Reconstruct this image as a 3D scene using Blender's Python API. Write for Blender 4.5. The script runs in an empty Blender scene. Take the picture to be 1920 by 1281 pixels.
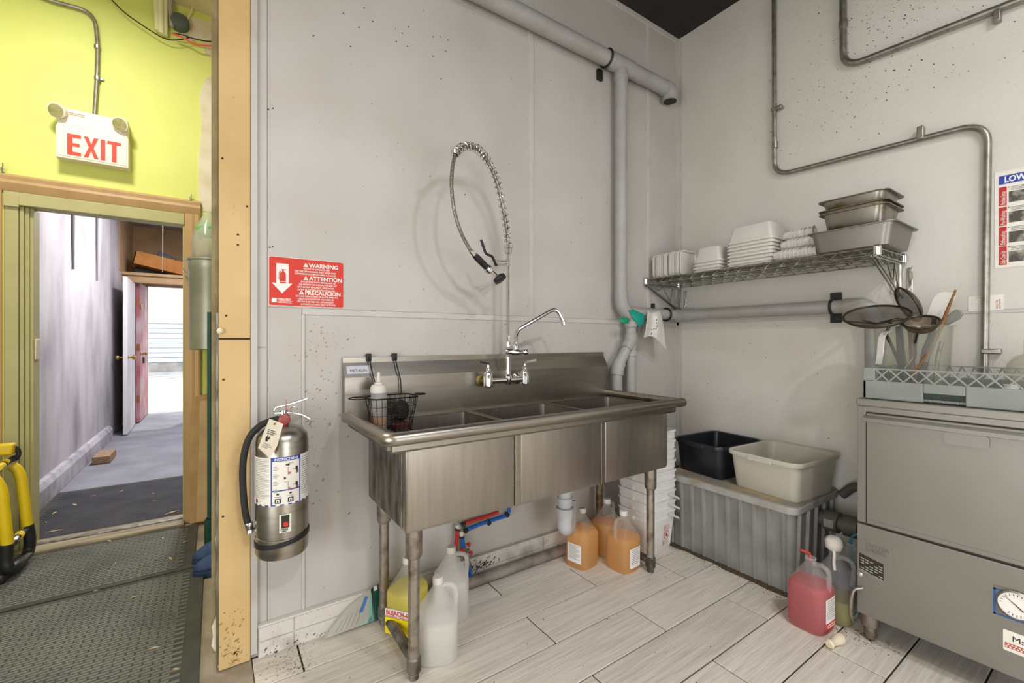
import bpy, bmesh, math, random
from mathutils import Vector as V, Matrix
random.seed(7)
C = bpy.context.scene.collection
S = bpy.context.scene
PI = math.pi
R = math.radians
# ------------------------------------------------------------------ camera
FPX, PSI, CAM, CXP, CYP = 823.0, R(34.2), (-2.737, -1.918, 1.2), 960.0, 638.0
cd = bpy.data.cameras.new('camera'); cam = bpy.data.objects.new('camera', cd); C.objects.link(cam)
cam.location = CAM; cam.rotation_euler = (PI/2, 0, -PSI)
cd.sensor_width = 36; cd.lens = FPX/1920*36; cd.shift_y = -2.5/1920; cd.clip_start = 0.02
S.camera = cam
# ------------------------------------------------------------------ view, world, lights
S.view_settings.view_transform = 'Standard'; S.view_settings.look = 'None'
S.view_settings.gamma = 1; S.view_settings.use_curve_mapping = False
S.view_settings.exposure = 0.0
S.cycles.use_denoising = True
S.cycles.caustics_reflective = False; S.cycles.caustics_refractive = False
W = bpy.data.worlds.new('sky'); S.world = W; W.use_nodes = True
bg = W.node_tree.nodes['Background']; bg.inputs[0].default_value = (0.86, 0.93, 1.0, 1); bg.inputs[1].default_value = 3.0
XW, YW = -4.7, -4.6
def light(name, loc, power, size, col=(1, 1, 1), rot=(0, 0, 0), sy=None):
    d = bpy.data.lights.new(name, 'AREA'); d.energy = power; d.color = col
    if sy: d.shape = 'RECTANGLE'; d.size = size; d.size_y = sy
    else: d.shape = 'DISK'; d.size = size
    o = bpy.data.objects.new(name, d); C.objects.link(o); o.location = loc; o.rotation_euler = rot
    return o
sd = bpy.data.lights.new('sun', 'SUN'); sd.energy = 2.0; sd.angle = R(1); sd.color = (1, .97, .92)
so = bpy.data.objects.new('sun', sd); C.objects.link(so); so.rotation_euler = (R(-38), R(14), 0)
light('kitchen_lamp_light', (-2.35, -2.9, 3.14), 38, .17, (1, .965, .96))
light('kitchen_lamp_light', (-1.35, -2.55, 3.14), 25, .17, (.88, .93, 1))
light('kitchen_fill_light', (-1.6, -3.7, 3.24), 12, .3, (.95, .96, 1), sy=1.2)  # soft overhead fill, added to lift the ambient level; no such fixture seen
light('side_fill_light', (XW+.06, -2.35, 1.1), 80, 2.0, (.95, .965, 1), (R(90), 0, R(-90)), sy=2.0)  # added fill for the right wall and low areas; no window known here
light('front_fill_light', (-1.7, YW+.06, 1.0), 44, 1.7, (.96, .97, 1), (R(90), 0, 0), sy=1.9)  # added frontal fill to brighten the space under the sink
light('hall_lamp_light', (-3.4, .55, 3.27), 38, .35, (1, .96, .93))
light('corridor_lamp_light', (-2.8, 4.0, 2.93), 88, .15, (1, .97, 1), sy=1.8)
# ------------------------------------------------------------------ photo pixel -> point on a known plane
FW = (math.sin(PSI), math.cos(PSI)); RT = (math.cos(PSI), -math.sin(PSI))
def _ray(x, y):
    u = (x-CXP)/FPX; return V((FW[0]+u*RT[0], FW[1]+u*RT[1], -(y-CYP)/FPX))
def PZ(x, y, c=0): d = _ray(x, y); return V(CAM)+d*((c-CAM[2])/d.z)
def PY(x, y, c=0): d = _ray(x, y); return V(CAM)+d*((c-CAM[1])/d.y)
def PX(x, y, c=0): d = _ray(x, y); return V(CAM)+d*((c-CAM[0])/d.x)
# ------------------------------------------------------------------ materials
def lin(h):
    if isinstance(h, str):
        h = h.lstrip('#'); c = [int(h[i:i+2], 16)/255 for i in (0, 2, 4)]
    else: c = list(h)
    return [(a/12.92 if a <= .04045 else ((a+.055)/1.055)**2.4) for a in c]+[1]
MC = {}
def mat(name, col, rough=.5, metal=0., col2=None, scale=8., lo=.4, hi=.7, detail=5., stretch=None, bump=0., bscale=None,
        trans=0., alpha=1., spots=None, emit=0., coat=0., rnd=0., sub=None, ior=1.45):
    if name in MC: return MC[name]
    m = bpy.data.materials.new(name); m.use_nodes = True; nt = m.node_tree; N = nt.nodes; L = nt.links
    b = N['Principled BSDF']; c = lin(col)
    b.inputs['Base Color'].default_value = c; b.inputs['Roughness'].default_value = rough
    b.inputs['Metallic'].default_value = metal; b.inputs['IOR'].default_value = ior
    b.inputs['Transmission Weight'].default_value = trans; b.inputs['Alpha'].default_value = alpha
    b.inputs['Coat Weight'].default_value = coat; b.inputs['Coat Roughness'].default_value = .12
    if emit: b.inputs['Emission Color'].default_value = c; b.inputs['Emission Strength'].default_value = emit
    tc = N.new('ShaderNodeTexCoord'); mp = N.new('ShaderNodeMapping'); L.new(tc.outputs['Object'], mp.inputs[0])
    if stretch: mp.inputs['Scale'].default_value = stretch
    vec = mp.outputs[0]
    if rnd:
        oi = N.new('ShaderNodeObjectInfo'); ad = N.new('ShaderNodeVectorMath'); ad.operation = 'ADD'
        mu = N.new('ShaderNodeMath'); mu.operation = 'MULTIPLY'; mu.inputs[1].default_value = 37
        L.new(oi.outputs['Random'], mu.inputs[0]); L.new(vec, ad.inputs[0]); L.new(mu.outputs[0], ad.inputs[1]); vec = ad.outputs[0]
    cur = None
    if col2 is not None:
        n = N.new('ShaderNodeTexNoise'); n.inputs['Scale'].default_value = scale; n.inputs['Detail'].default_value = detail; L.new(vec, n.inputs['Vector'])
        r = N.new('ShaderNodeMapRange'); r.inputs[1].default_value = lo; r.inputs[2].default_value = hi; L.new(n.outputs[0], r.inputs[0])
        x = N.new('ShaderNodeMix'); x.data_type = 'RGBA'; L.new(r.outputs[0], x.inputs[0])
        x.inputs[6].default_value = c; x.inputs[7].default_value = lin(col2); cur = x.outputs[2]
    for sp in (spots or []):   # (scale, radius, keep, colour, strength)
        v = N.new('ShaderNodeTexVoronoi'); v.inputs['Scale'].default_value = sp[0]; L.new(vec, v.inputs['Vector'])
        l1 = N.new('ShaderNodeMath'); l1.operation = 'LESS_THAN'; l1.inputs[1].default_value = sp[1]; L.new(v.outputs['Distance'], l1.inputs[0])
        sx = N.new('ShaderNodeSeparateColor'); L.new(v.outputs['Color'], sx.inputs[0])
        l2 = N.new('ShaderNodeMath'); l2.operation = 'LESS_THAN'; l2.inputs[1].default_value = sp[2]; L.new(sx.outputs[0], l2.inputs[0])
        mm = N.new('ShaderNodeMath'); mm.operation = 'MULTIPLY'; L.new(l1.outputs[0], mm.inputs[0]); L.new(l2.outputs[0], mm.inputs[1])
        m2 = N.new('ShaderNodeMath'); m2.operation = 'MULTIPLY'; m2.inputs[1].default_value = sp[4]; L.new(mm.outputs[0], m2.inputs[0])
        x = N.new('ShaderNodeMix'); x.data_type = 'RGBA'; L.new(m2.outputs[0], x.inputs[0])
        if cur: L.new(cur, x.inputs[6])
        else: x.inputs[6].default_value = c
        x.inputs[7].default_value = lin(sp[3]); cur = x.outputs[2]
    if rnd and cur:
        hs = N.new('ShaderNodeHueSaturation'); r2 = N.new('ShaderNodeMapRange'); L.new(oi.outputs['Random'], r2.inputs[0])
        r2.inputs[3].default_value = 1-rnd; r2.inputs[4].default_value = 1+rnd*.6; L.new(r2.outputs[0], hs.inputs['Value']); L.new(cur, hs.inputs['Color']); cur = hs.outputs[0]
    if cur: L.new(cur, b.inputs['Base Color'])
    if bump:
        n2 = N.new('ShaderNodeTexNoise'); n2.inputs['Scale'].default_value = bscale or scale; n2.inputs['Detail'].default_value = 4; L.new(vec, n2.inputs['Vector'])
        bp = N.new('ShaderNodeBump'); bp.inputs['Strength'].default_value = bump; bp.inputs['Distance'].default_value = .01
        L.new(n2.outputs[0], bp.inputs['Height']); L.new(bp.outputs[0], b.inputs['Normal'])
    if sub is not None:      # thin milky plastic: part see-through, part diffuse-transmitting
        tl = N.new('ShaderNodeBsdfTranslucent'); tl.inputs[0].default_value = c
        tp = N.new('ShaderNodeBsdfTransparent'); tp.inputs[0].default_value = lin(sub[2]) if len(sub) > 2 else (1, 1, 1, 1)
        a1 = N.new('ShaderNodeMixShader'); a1.inputs[0].default_value = sub[0]; L.new(b.outputs[0], a1.inputs[1]); L.new(tl.outputs[0], a1.inputs[2])
        a2 = N.new('ShaderNodeMixShader'); a2.inputs[0].default_value = sub[1]; L.new(a1.outputs[0], a2.inputs[1]); L.new(tp.outputs[0], a2.inputs[2])
        L.new(a2.outputs[0], N['Material Output'].inputs[0])
    MC[name] = m; return m
WALL = mat('white_panel_paint', '#bdb9b4', .42, col2='#b1aba2', scale=2.2, lo=.35, hi=.75, spots=[(19, .05, .22, '#5c564c', .55), (46, .07, .2, '#9a9184', .6)], bump=.05, bscale=60)
WALLR = mat('white_wall_paint', '#cfcbc2', .5, col2='#c2bdb1', scale=1.4, lo=.35, hi=.75, spots=[(30, .055, .3, '#655e52', .6), (75, .08, .2, '#7d7567', .5)], bump=.12, bscale=45)
TRIM = mat('white_strip', '#bfbbb5', .4, col2='#aea89e', scale=6, lo=.5, hi=.8)
BASEB = mat('grimy_baseboard', '#cfcbc3', .5, col2='#7b7263', scale=7, lo=.5, hi=.82, detail=8, spots=[(60, .12, .3, '#3d372e', .6)])
TAN = mat('tan_painted_board', '#d2b47e', .55, col2='#c4a46c', scale=4, lo=.35, hi=.75, spots=[(22, .06, .25, '#8f7648', .5)], bump=.06, bscale=30)
OLIVEB = mat('olive_drywall_edge', '#8f815d', .8, col2='#7a6c4a', scale=14, bump=.4, bscale=60)
GREEN = mat('lime_green_paint', '#dde57e', .6, col2='#d5dc70', scale=2.2, lo=.35, hi=.75, spots=[(14, .03, .2, '#a9ad58', .5)], bump=.05, bscale=40)
CREAM = mat('bare_cream_plaster', '#e3d9bf', .8, col2='#d2c39c', scale=9, bump=.2)
CASING = mat('tan_casing_wood', '#c2a06e', .5, col2='#b18e5c', scale=5, lo=.4, hi=.75, stretch=(1, 1, .3))
OLIVE = mat('olive_painted_wood', '#b7b27c', .5, col2='#aca670', scale=5, lo=.4, hi=.75)
CEILK = mat('black_ceiling_paint', '#262220', .9, col2='#2e2926', scale=6)
CEILH = mat('beige_ceiling_paint', '#e2d3a4', .8, col2='#d6c693', scale=5)
GROUT = mat('dark_grout', '#33291f', .9, col2='#251e17', scale=30)
TILE = mat('whitewashed_wood_tile', '#ddd5c9', .45, col2='#c4bbae', scale=7, lo=.38, hi=.74, detail=10, stretch=(.6, 12, 1), spots=[(24, .045, .2, '#4f463a', .6)], bump=.15, bscale=16, rnd=.07)
CONC = mat('worn_concrete', '#a89c86', .85, col2='#85796a', scale=7, lo=.35, hi=.7, detail=9, bump=.3, bscale=25)
CORRF = mat('grey_concrete_floor', '#8e8f97', .75, col2='#74747d', scale=3, lo=.35, hi=.75, detail=9, bump=.2, bscale=20)
CORRW = mat('stained_plaster', '#c4c0c3', .85, col2='#7f7b83', scale=2.6, lo=.42, hi=.8, detail=9, stretch=(1, 1, .45), spots=[(55, .11, .25, '#67636a', .45)], bump=.15, bscale=20)
LEDGEW = mat('beige_plaster', '#c9ab83', .85, col2='#b6966c', scale=3)
STEEL = mat('brushed_steel', '#b2aca3', .36, 1, col2='#9c958b', scale=4, lo=.2, hi=.95, detail=6, stretch=(12, 12, 1), bump=.03, bscale=60)
STEELH = mat('brushed_steel_horizontal', '#a59f95', .34, 1, col2='#8e877c', scale=5, lo=.2, hi=.9, detail=9, stretch=(1, 8, 8), bump=.03, bscale=60)
STEELD = mat('stained_steel', '#9a968e', .5, 1, col2='#57534a', scale=22, lo=.38, hi=.66, detail=9, stretch=(1, 1, .35), bump=.1, bscale=40)
STEELW = mat('satin_steel_panel', '#8f8c85', .46, .85, col2='#86837b', scale=3, lo=.35, hi=.75, detail=6, spots=[(18, .03, .15, '#d0cabc', .4)], bump=.02)
STEELP = mat('pipe_leg_steel', '#a29a8e', .45, 1, col2='#6b6053', scale=22, lo=.48, hi=.75, detail=9, spots=[(60, .12, .25, '#463d33', .7)], bump=.1, bscale=60)
RUST = mat('rusty_leg_steel', '#8a7a62', .6, .7, col2='#5f4a33', scale=30, lo=.4, hi=.65, detail=8, bump=.2)
CHROME = mat('chrome', '#d6d6d6', .1, 1)
ZINC = mat('zinc_wire', '#b4b2a8', .3, 1, col2='#8f8c80', scale=30)
GALV = mat('galvanised_conduit', '#a8a59b', .4, .9, col2='#8a867a', scale=25, lo=.4, hi=.7)
PVC = mat('grey_plastic_pipe', '#a5a39f', .45, col2='#98958f', scale=6, lo=.4, hi=.7)
PVCW = mat('pale_grey_plastic', '#b9bab9', .4, col2='#a7a7a4', scale=8)
BLACK = mat('black_plastic', '#1c1b1b', .45)
BLACKG = mat('glossy_black_plastic', '#17181e', .35, col2='#22242c', scale=9)
BWIRE = mat('black_wire', '#1d1a17', .45, .4)
RUBBER = mat('dark_rubber', '#262522', .7)
REDP = mat('red_print', '#cc3222', .5); WHITEP = mat('white_print', '#e9e5df', .5); BLACKP = mat('black_print', '#26241f', .6)
BLUEP = mat('blue_print', '#24409b', .5); GREYP = mat('grey_print', '#8f8d88', .6); PINKP = mat('faded_red_print', '#b85b52', .6)
PAPER = mat('off_white_paper', '#e4e0d6', .6, col2='#d9d3c5', scale=12)
WPLAS = mat('white_plastic', '#e6e2da', .4, col2='#ddd8ce', scale=5, sub=(.25, .0))
PAILP = mat('white_pail_plastic', '#dedcd8', .4, col2='#d2cfc9', scale=6)
MILK = mat('milky_jug_plastic', '#f4f2ee', .35, sub=(.5, .6)); TINTJ = mat('clear_jug_plastic', '#e9e7e2', .3, sub=(.5, .77))
MILKF = mat('cloudy_liquid', '#f0eeea', .35, sub=(.6, .1))
AMBER = mat('amber_liquid', '#ffc830', .3, sub=(.7, .28, '#ffeaa0'))
YELLOW = mat('yellow_liquid', '#fbf000', .35, sub=(.7, .08, '#fff24a'))
REDL = mat('red_liquid', '#dc3f4e', .3, sub=(.6, .15, '#ee6070'))
OLIVEL = mat('yellow_green_liquid', '#b9b34c', .3, sub=(.5, .3, '#c9c664'))
BLUEL = mat('blue_liquid', '#27408c', .3, sub=(.5, .15, '#3048a0'))
def make(name, fn): pass
# ------------------------------------------------------------------ mesh helpers
def root_of(o):
    while o.parent: o = o.parent
    return o
class B:
    def __init__(s): s.v = []; s.f = []
    def add(s, vs, fs):
        n = len(s.v); s.v += [V(p) for p in vs]; s.f += [tuple(i+n for i in f) for f in fs]; return s
    def box(s, x0, y0, z0, x1, y1, z1, M=None):
        p = [V((x, y, z)) for z in (z0, z1) for y in (y0, y1) for x in (x0, x1)]
        if M: p = [M @ q for q in p]
        return s.add(p, [(0, 2, 3, 1), (4, 5, 7, 6), (0, 1, 5, 4), (2, 6, 7, 3), (0, 4, 6, 2), (1, 3, 7, 5)])
    def loft(s, rings, c0=True, c1=True, close=False):
        n = len(rings[0]); vs = [p for r in rings for p in r]; fs = []; k = len(rings)
        for i in range(k if close else k-1):
            a, b = i*n, ((i+1) % k)*n
            for j in range(n): fs.append((a+j, a+(j+1) % n, b+(j+1) % n, b+j))
        if not close:
            if c0: fs.append(tuple(reversed(range(n))))
            if c1: fs.append(tuple(range((k-1)*n, k*n)))
        return s.add(vs, fs)
    def tube(s, pts, r, n=8, close=False):
        pts = [V(p) for p in pts]; k = len(pts); rs = r if isinstance(r, (list, tuple)) else [r]*k
        if close: T = [(pts[(i+1) % k]-pts[i-1]).normalized() for i in range(k)]
        else: T = [(pts[min(i+1, k-1)]-pts[max(i-1, 0)]).normalized() for i in range(k)]
        u = T[0].orthogonal().normalized(); rings = []
        for i in range(k):
            u = (u-T[i]*u.dot(T[i])); u = u.normalized() if u.length > 1e-6 else T[i].orthogonal().normalized()
            w = T[i].cross(u); rings.append([pts[i]+(u*math.cos(2*PI*j/n)+w*math.sin(2*PI*j/n))*rs[i] for j in range(n)])
        return s.loft(rings, close=close)
    def lathe(s, prof, c, ax=(0, 0, 1), n=20):
        c = V(c); ax = V(ax).normalized(); u = ax.orthogonal().normalized(); w = ax.cross(u)
        return s.loft([[c+ax*h+(u*math.cos(2*PI*j/n)+w*math.sin(2*PI*j/n))*max(r, 1e-4) for j in range(n)] for r, h in prof])
    def prism(s, poly, d):
        poly = [V(p) for p in poly]; d = V(d); return s.loft([poly, [p+d for p in poly]])
    def obj(s, name, m, parent=None, sm=35, bev=0, M=None, keep=False):
        me = bpy.data.meshes.new(name); vs = s.v if M is None else [M @ p for p in s.v]
        if parent is not None: off = root_of(parent).location
        elif keep: off = V((0, 0, 0))
        else:
            xs, ys, zs = zip(*vs); off = V(((min(xs)+max(xs))/2, (min(ys)+max(ys))/2, min(zs)))
        me.from_pydata([p-off for p in vs], [], s.f); me.materials.append(m)
        bm = bmesh.new(); bm.from_mesh(me); bmesh.ops.recalc_face_normals(bm, faces=bm.faces); bm.to_mesh(me); bm.free()
        if sm:
            me.shade_smooth(); me.set_sharp_from_angle(angle=R(sm))
        o = bpy.data.objects.new(name, me); C.objects.link(o)
        if parent is not None: o.parent = parent
        else: o.location = off
        if bev:
            md = o.modifiers.new('bevel', 'BEVEL'); md.width = bev; md.segments = 2; md.limit_method = 'ANGLE'; md.angle_limit = R(40)
        return o
def box(*a): return B().box(*a)
def thing(name, label, cat, loc=(0, 0, 0), group=None):
    o = bpy.data.objects.new(name, None); C.objects.link(o); o.location = loc; o.empty_display_size = .05
    o['label'] = label; o['category'] = cat
    if group: o['group'] = group
    return o
def tag(o, label, cat, group=None):
    o['label'] = label; o['category'] = cat
    if group: o['group'] = group
    return o
def struct(o, label=None, cat=None):
    o['kind'] = 'structure'
    if label: o['label'] = label
    if cat: o['category'] = cat
    return o
def stuff(o): o['kind'] = 'stuff'; return o
def copy_tree(o, parent=None):
    c = o.copy(); C.objects.link(c); c.parent = parent
    for ch in list(o.children): copy_tree(ch, c)
    return c
def rr(cx, cy, w, d, r, z, n=4):
    r = min(r, w/2-1e-4, d/2-1e-4); out = []
    for qx, qy, a0 in ((1, 1, 0), (-1, 1, 90), (-1, -1, 180), (1, -1, 270)):
        for i in range(n+1):
            a = R(a0+90*i/n); out.append(V((cx+qx*(w/2-r)+r*math.cos(a), cy+qy*(d/2-r)+r*math.sin(a), z)))
    return out
def cr(pts, n=6):
    pts = [V(p) for p in pts]; P = [2*pts[0]-pts[1]]+pts+[2*pts[-1]-pts[-2]]; out = []
    for i in range(1, len(P)-2):
        for k in range(n):
            t = k/n; a, b, c, d = P[i-1:i+3]
            out.append(.5*((2*b)+(c-a)*t+(2*a-5*b+4*c-d)*t*t+(3*b-a-3*c+d)*t**3))
    return out+[pts[-1]]
def fil(pts, r, n=6):
    pts = [V(p) for p in pts]; out = [pts[0]]
    for i in range(1, len(pts)-1):
        a, b, c = pts[i-1:i+2]; d1 = (a-b); d2 = (c-b); q = min(r, d1.length*.49, d2.length*.49); p0 = b+d1.normalized()*q; p2 = b+d2.normalized()*q
        for k in range(n+1): t = k/n; out.append(p0*(1-t)**2+b*2*t*(1-t)+p2*t*t)
    return out+[pts[-1]]
def ring(c, r, ax=(0, 0, 1), n=24, sx=1, sy=1, a0=0, a1=360):
    c = V(c); ax = V(ax).normalized(); u = ax.orthogonal().normalized(); w = ax.cross(u)
    return [c+u*math.cos(R(a0+(a1-a0)*i/n))*r*sx+w*math.sin(R(a0+(a1-a0)*i/n))*r*sy for i in range(n)]
# text: queued, turned into meshes in one go at the end
TXT = []
def txt(s, size, fn, m, parent, name='lettering', align='LEFT', sx=1., bold=0.):
    cu = bpy.data.curves.new(name, 'FONT'); cu.body = s; cu.size = size; cu.align_x = align; cu.resolution_u = 2; cu.offset = bold
    o = bpy.data.objects.new(name, cu); C.objects.link(o); TXT.append((o, fn, m, parent, name, sx))
def wy(x, y, z): return lambda a, b: V((x+a, y, z+b))           # print on a wall facing -Y
def wx(x, y, z): return lambda a, b: V((x, y-a, z+b))           # print on a wall facing -X
def flat(poly, fn, name, m, parent): return B().add([fn(a, b) for a, b in poly], [tuple(range(len(poly)))]).obj(name, m, parent, sm=0)
def rect(x0, y0, x1, y1): return [(x0, y0), (x1, y0), (x1, y1), (x0, y1)]
def rrect2(x0, y0, x1, y1, r, n=4): return [(p.x, p.y) for p in rr((x0+x1)/2, (y0+y1)/2, x1-x0, y1-y0, r, 0, n)]
# ================================================================== SETTING
CH, HH = 3.34, 3.39          # kitchen and hall ceiling heights
HY = 1.68                    # green wall of the hall
XL, YB = -4.7, -4.6          # far ends of the rooms behind the camera
# ---- kitchen floor: wood-look tiles laid in rows along the sink wall
fl = struct(box(-2.62, YB, -.06, .1, 0.1, -.006).obj('floor', GROUT, keep=True))
tl = B()
TW, TL, ROW0 = .2, .85, -.178
def tile(x0, x1, y0, y1):
    o = B().box(x0, y0, -.012, x1, y1, 0).obj('tile', TILE, fl, sm=0, bev=.0015)
    c = V(((x0+x1)/2, (y0+y1)/2, 0)); o.data.transform(Matrix.Translation(-c)); o.location = c
g = .0032
for k in range(23):
    y1 = 0 if k == 0 else ROW0-TW*(k-1); y0 = ROW0-TW*k
    if y0 < YB: break
    x = -1.615 if k % 2 == 0 else -1.19
    while x > -2.62: x -= TL
    while x < 0:
        a, b = max(x, -2.62), min(x+TL, 0)
        if b-a > .02: tile(a+g, b-g, y0+g, y1-g)
        x += TL
struct(box(XL, YB, -.06, -2.62, HY, -.004).obj('floor_hall', CONC, keep=True))
struct(box(-2.62, .12, -.06, -1.4, HY, -.004).obj('floor_alcove', CONC, keep=True))
struct(box(-4.0, HY, -.06, -2.5, 7.36, -.004).obj('floor_corridor', CORRF, keep=True))
# ---- sink wall (partition) with its panels, joint strips, end board
wb = struct(box(-2.722, .004, 0, .12, .12, CH).obj('wall_back', WALL, keep=True))
def panel(x0, z0, x1, z1, y=.004): B().box(x0, y-.004, z0, x1, y, z1).obj('wall_panel', WALL, wb, sm=0, bev=.001)
panel(-2.437, .125, -.004, 1.303); panel(-2.566, .125, -2.447, 1.325); panel(-2.6, .125, -2.568, 1.17)
panel(-2.566, 1.329, -1.325, CH-.03); panel(-1.294, 1.329, -.345, CH-.03); panel(-.32, 1.329, -.004, CH-.03); panel(-2.6, 1.174, -2.568, 3.0)
def strip(x0, z0, x1, z1, y=0.): B().box(x0, y-.005, z0, x1, y+.002, z1).obj('joint_strip', TRIM, wb, sm=0, bev=.0015)
strip(-1.326, 1.326, -1.293, CH-.03); strip(-.347, 1.326, -.318, CH-.03); strip(-2.445, 1.302, -.004, 1.328); strip(-2.447, .125, -2.436, 1.302)
strip(-.03, 0, -.0, CH-.03); strip(-2.61, CH-.032, 0, CH)
B().box(-2.623, -.012, .02, -2.6, .004, CH).obj('corner_strip', TRIM, wb, sm=0, bev=.002)
for z in (.002, 1.208): 
    z1 = 1.202 if z < 1 else 2.545
    B().box(-2.722, -.01, z, -2.624, .004, z1).obj('end_board', TAN, wb, sm=0, bev=.0015)
B().box(-2.722, -.01, 2.55, -2.624, .004, CH).obj('end_board', TAN, wb, sm=0, bev=.0015)
for px, py in ((417, 297), (424, 592), (419, 712), (446, 440), (446, 459), (418, 969), (463, 387)):
    p = PY(px, py, -.011); B().lathe([(0, 0), (.004, 0), (.0035, -.001)], (p.x, -.0112, p.z), (0, -1, 0), 8).obj('nail_head', BLACKP, wb)
ed = B().box(-2.744, .012, .06, -2.7225, .12, CH); ed.obj('drywall_edge', OLIVEB, wb, sm=0)
B().box(-2.730, -.004, .02, -2.7225, .012, 1.3).obj('metal_corner_bead', STEELD, wb, sm=0)
jag = [V((-2.7225, .0115, .0))]                       # torn plaster edge low on the end
for i in range(15): jag.append(V((-2.7225-random.uniform(.004, .012)-(.012 if 1 < i < 5 else 0), .0115, .02+.035*i)))
jag.append(V((-2.7225, .0115, .56))); B().prism(jag, (0, .05, 0)).obj('broken_plaster', CREAM, wb, sm=0)
B().box(-2.722, -.004, 1.2015, -2.624, .0045, 1.2085).obj('board_gap', BLACKP, wb, sm=0)
bt = PY(413, 621, -.011); B().lathe([(.009, 0), (.012, .005), (.006, .012)], (bt.x, -.012, bt.z), (0, -1, 0), 7).obj('plaster_blob', CREAM, wb)
for px, py in ((503, 205), (512, 203), (506, 464), (511, 463), (644, 25), (683, 15), (699, 40), (673, 51), (766, 50), (754, 62), (743, 78), (657, 87), (764, 87), (812, 69), (826, 69), (840, 75), (836, 96), (812, 105), (827, 148), (872, 365), (1071, 454)):
    p = PY(px, py, -.001); B().lathe([(0, 0), (.0032, 0), (.0025, -.0008)], (p.x, -.0008, p.z), (0, -1, 0), 7).obj('screw_hole', BLACKP, wb)
sp = B(); a = PY(480, 0, -.007); b = PY(480, 75, -.007)
sp.tube([(a.x, -.006, CH-.05), (a.x+.001, -.006, 2.9), (b.x, -.006, b.z)], .0035, 6).obj('open_joint', BLACKP, wb)
bb = struct(box(-2.598, -.016, 0, -.0, .0, .118).obj('baseboard_back', BASEB, keep=True))
for x0, x1 in ((-2.596, -2.478), (-2.474, -1.86), (-1.855, -1.24), (-1.235, -.62), (-.615, 0)):
    B().box(x0, -.021, .004, x1, -.016, .06).obj('base_tile', BASEB, bb, sm=0, bev=.002)
    B().box(x0, -.021, .064, x1, -.016, .116).obj('base_tile', BASEB, bb, sm=0, bev=.002)
B().box(-2.6, -.026, .118, 0, 0, .127).obj('base_ledge', BASEB, bb, sm=0, bev=.003)
# ---- right wall, ceilings, remaining shell
wr = struct(box(.004, YB, 0, .12, .004, CH).obj('wall_right', WALLR, keep=True))
B().box(-.001, YB, 1.315, .004, 0, 1.329).obj('joint_strip', TRIM, wr, sm=0, bev=.001)
B().box(0, -2.4, .0, .004, 0, 1.314).obj('wall_panel', WALLR, wr, sm=0); B().box(0, YB, 1.33, .004, 0, CH).obj('wall_panel', WALLR, wr, sm=0)
B().box(-.003, -.03, 0, .004, 0, CH).obj('joint_strip', TRIM, wr, sm=0, bev=.001)
struct(box(-2.722, YB, CH, .12, .12, CH+.1).obj('ceiling', CEILK, keep=True))
struct(box(XL, YB, HH, -2.722, HY+.1, HH+.1).obj('ceiling_hall', CEILH, keep=True))
struct(box(-2.722, .12, HH, -1.4, HY+.1, HH+.1).obj('ceiling_alcove', CEILH, keep=True))
struct(box(XL, YB-.1, 0, .12, YB, HH).obj('wall_front', mat('grey_front_wall', '#8d877d', .6), keep=True))
struct(box(XL-.1, YB, 0, XL, HY+.1, HH).obj('wall_left', WALLR, keep=True))
struct(box(-1.4, .12, 0, -1.3, HY+.1, HH).obj('wall_alcove', WALLR, keep=True))
struct(box(-2.722, .121, 0, -1.4, .14, HH).obj('wall_partition', CREAM, keep=True))
wi = struct(thing('added_window_1', 'added unseen glazed side door for fill light left of the camera', 'window', (XL, -2.35, .0)))  # invented frame around the side fill light, out of view
for a_ in ((-3.45, .0, -3.37, 2.2), (-1.33, .0, -1.25, 2.2), (-3.45, .0, -1.25, .08), (-3.45, 2.12, -1.25, 2.2)): B().box(XL, a_[0], a_[1], XL+.05, a_[2], a_[3]).obj('added_window_frame', TRIM, wi, sm=0, bev=.004)
wi = struct(thing('added_window_2', 'added unseen glazed opening for fill light behind the camera', 'window', (-1.7, YB, 0)))  # invented frame around the front fill light, out of view
for a_ in ((-2.63, 0, -2.55, 2.05), (-.85, 0, -.77, 2.05), (-2.63, 0, -.77, .05), (-2.63, 1.97, -.77, 2.05)): B().box(a_[0], YB, a_[1], a_[2], YB+.05, a_[3]).obj('added_window_frame', TRIM, wi, sm=0, bev=.004)
# ---- green hall wall with the doorway
DX0, DX1, DZ = -3.70, -2.895, 2.03
wg = B(); wg.box(XL, HY, 0, DX0, HY+.12, HH); wg.box(DX1, HY, 0, -1.3, HY+.12, HH); wg.box(DX0, HY, DZ, DX1, HY+.12, HH)
wg = struct(wg.obj('wall_far', GREEN, keep=True, sm=0))
pl = [PY(x, y, HY-.004) for x, y in ((373, 395), (372, 300), (378, 240), (374, 180), (384, 150), (396, 140))]
poly = pl+[V((-2.55, HY-.004, pl[-1].z)), V((-2.55, HY-.004, pl[0].z))]
B().prism(poly, (0, .005, 0)).obj('peeled_plaster', CREAM, wg, sm=0)
pl2 = [PY(x, y, HY-.004) for x, y in ((352, 30), (330, 22), (338, 62), (360, 78), (378, 72), (384, 100), (400, 110))]
poly = pl2+[V((-2.55, HY-.004, pl2[-1].z)), V((-2.55, HY-.004, 3.36))]
B().prism(poly, (0, .005, 0)).obj('peeled_plaster', CREAM, wg, sm=0)
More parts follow.
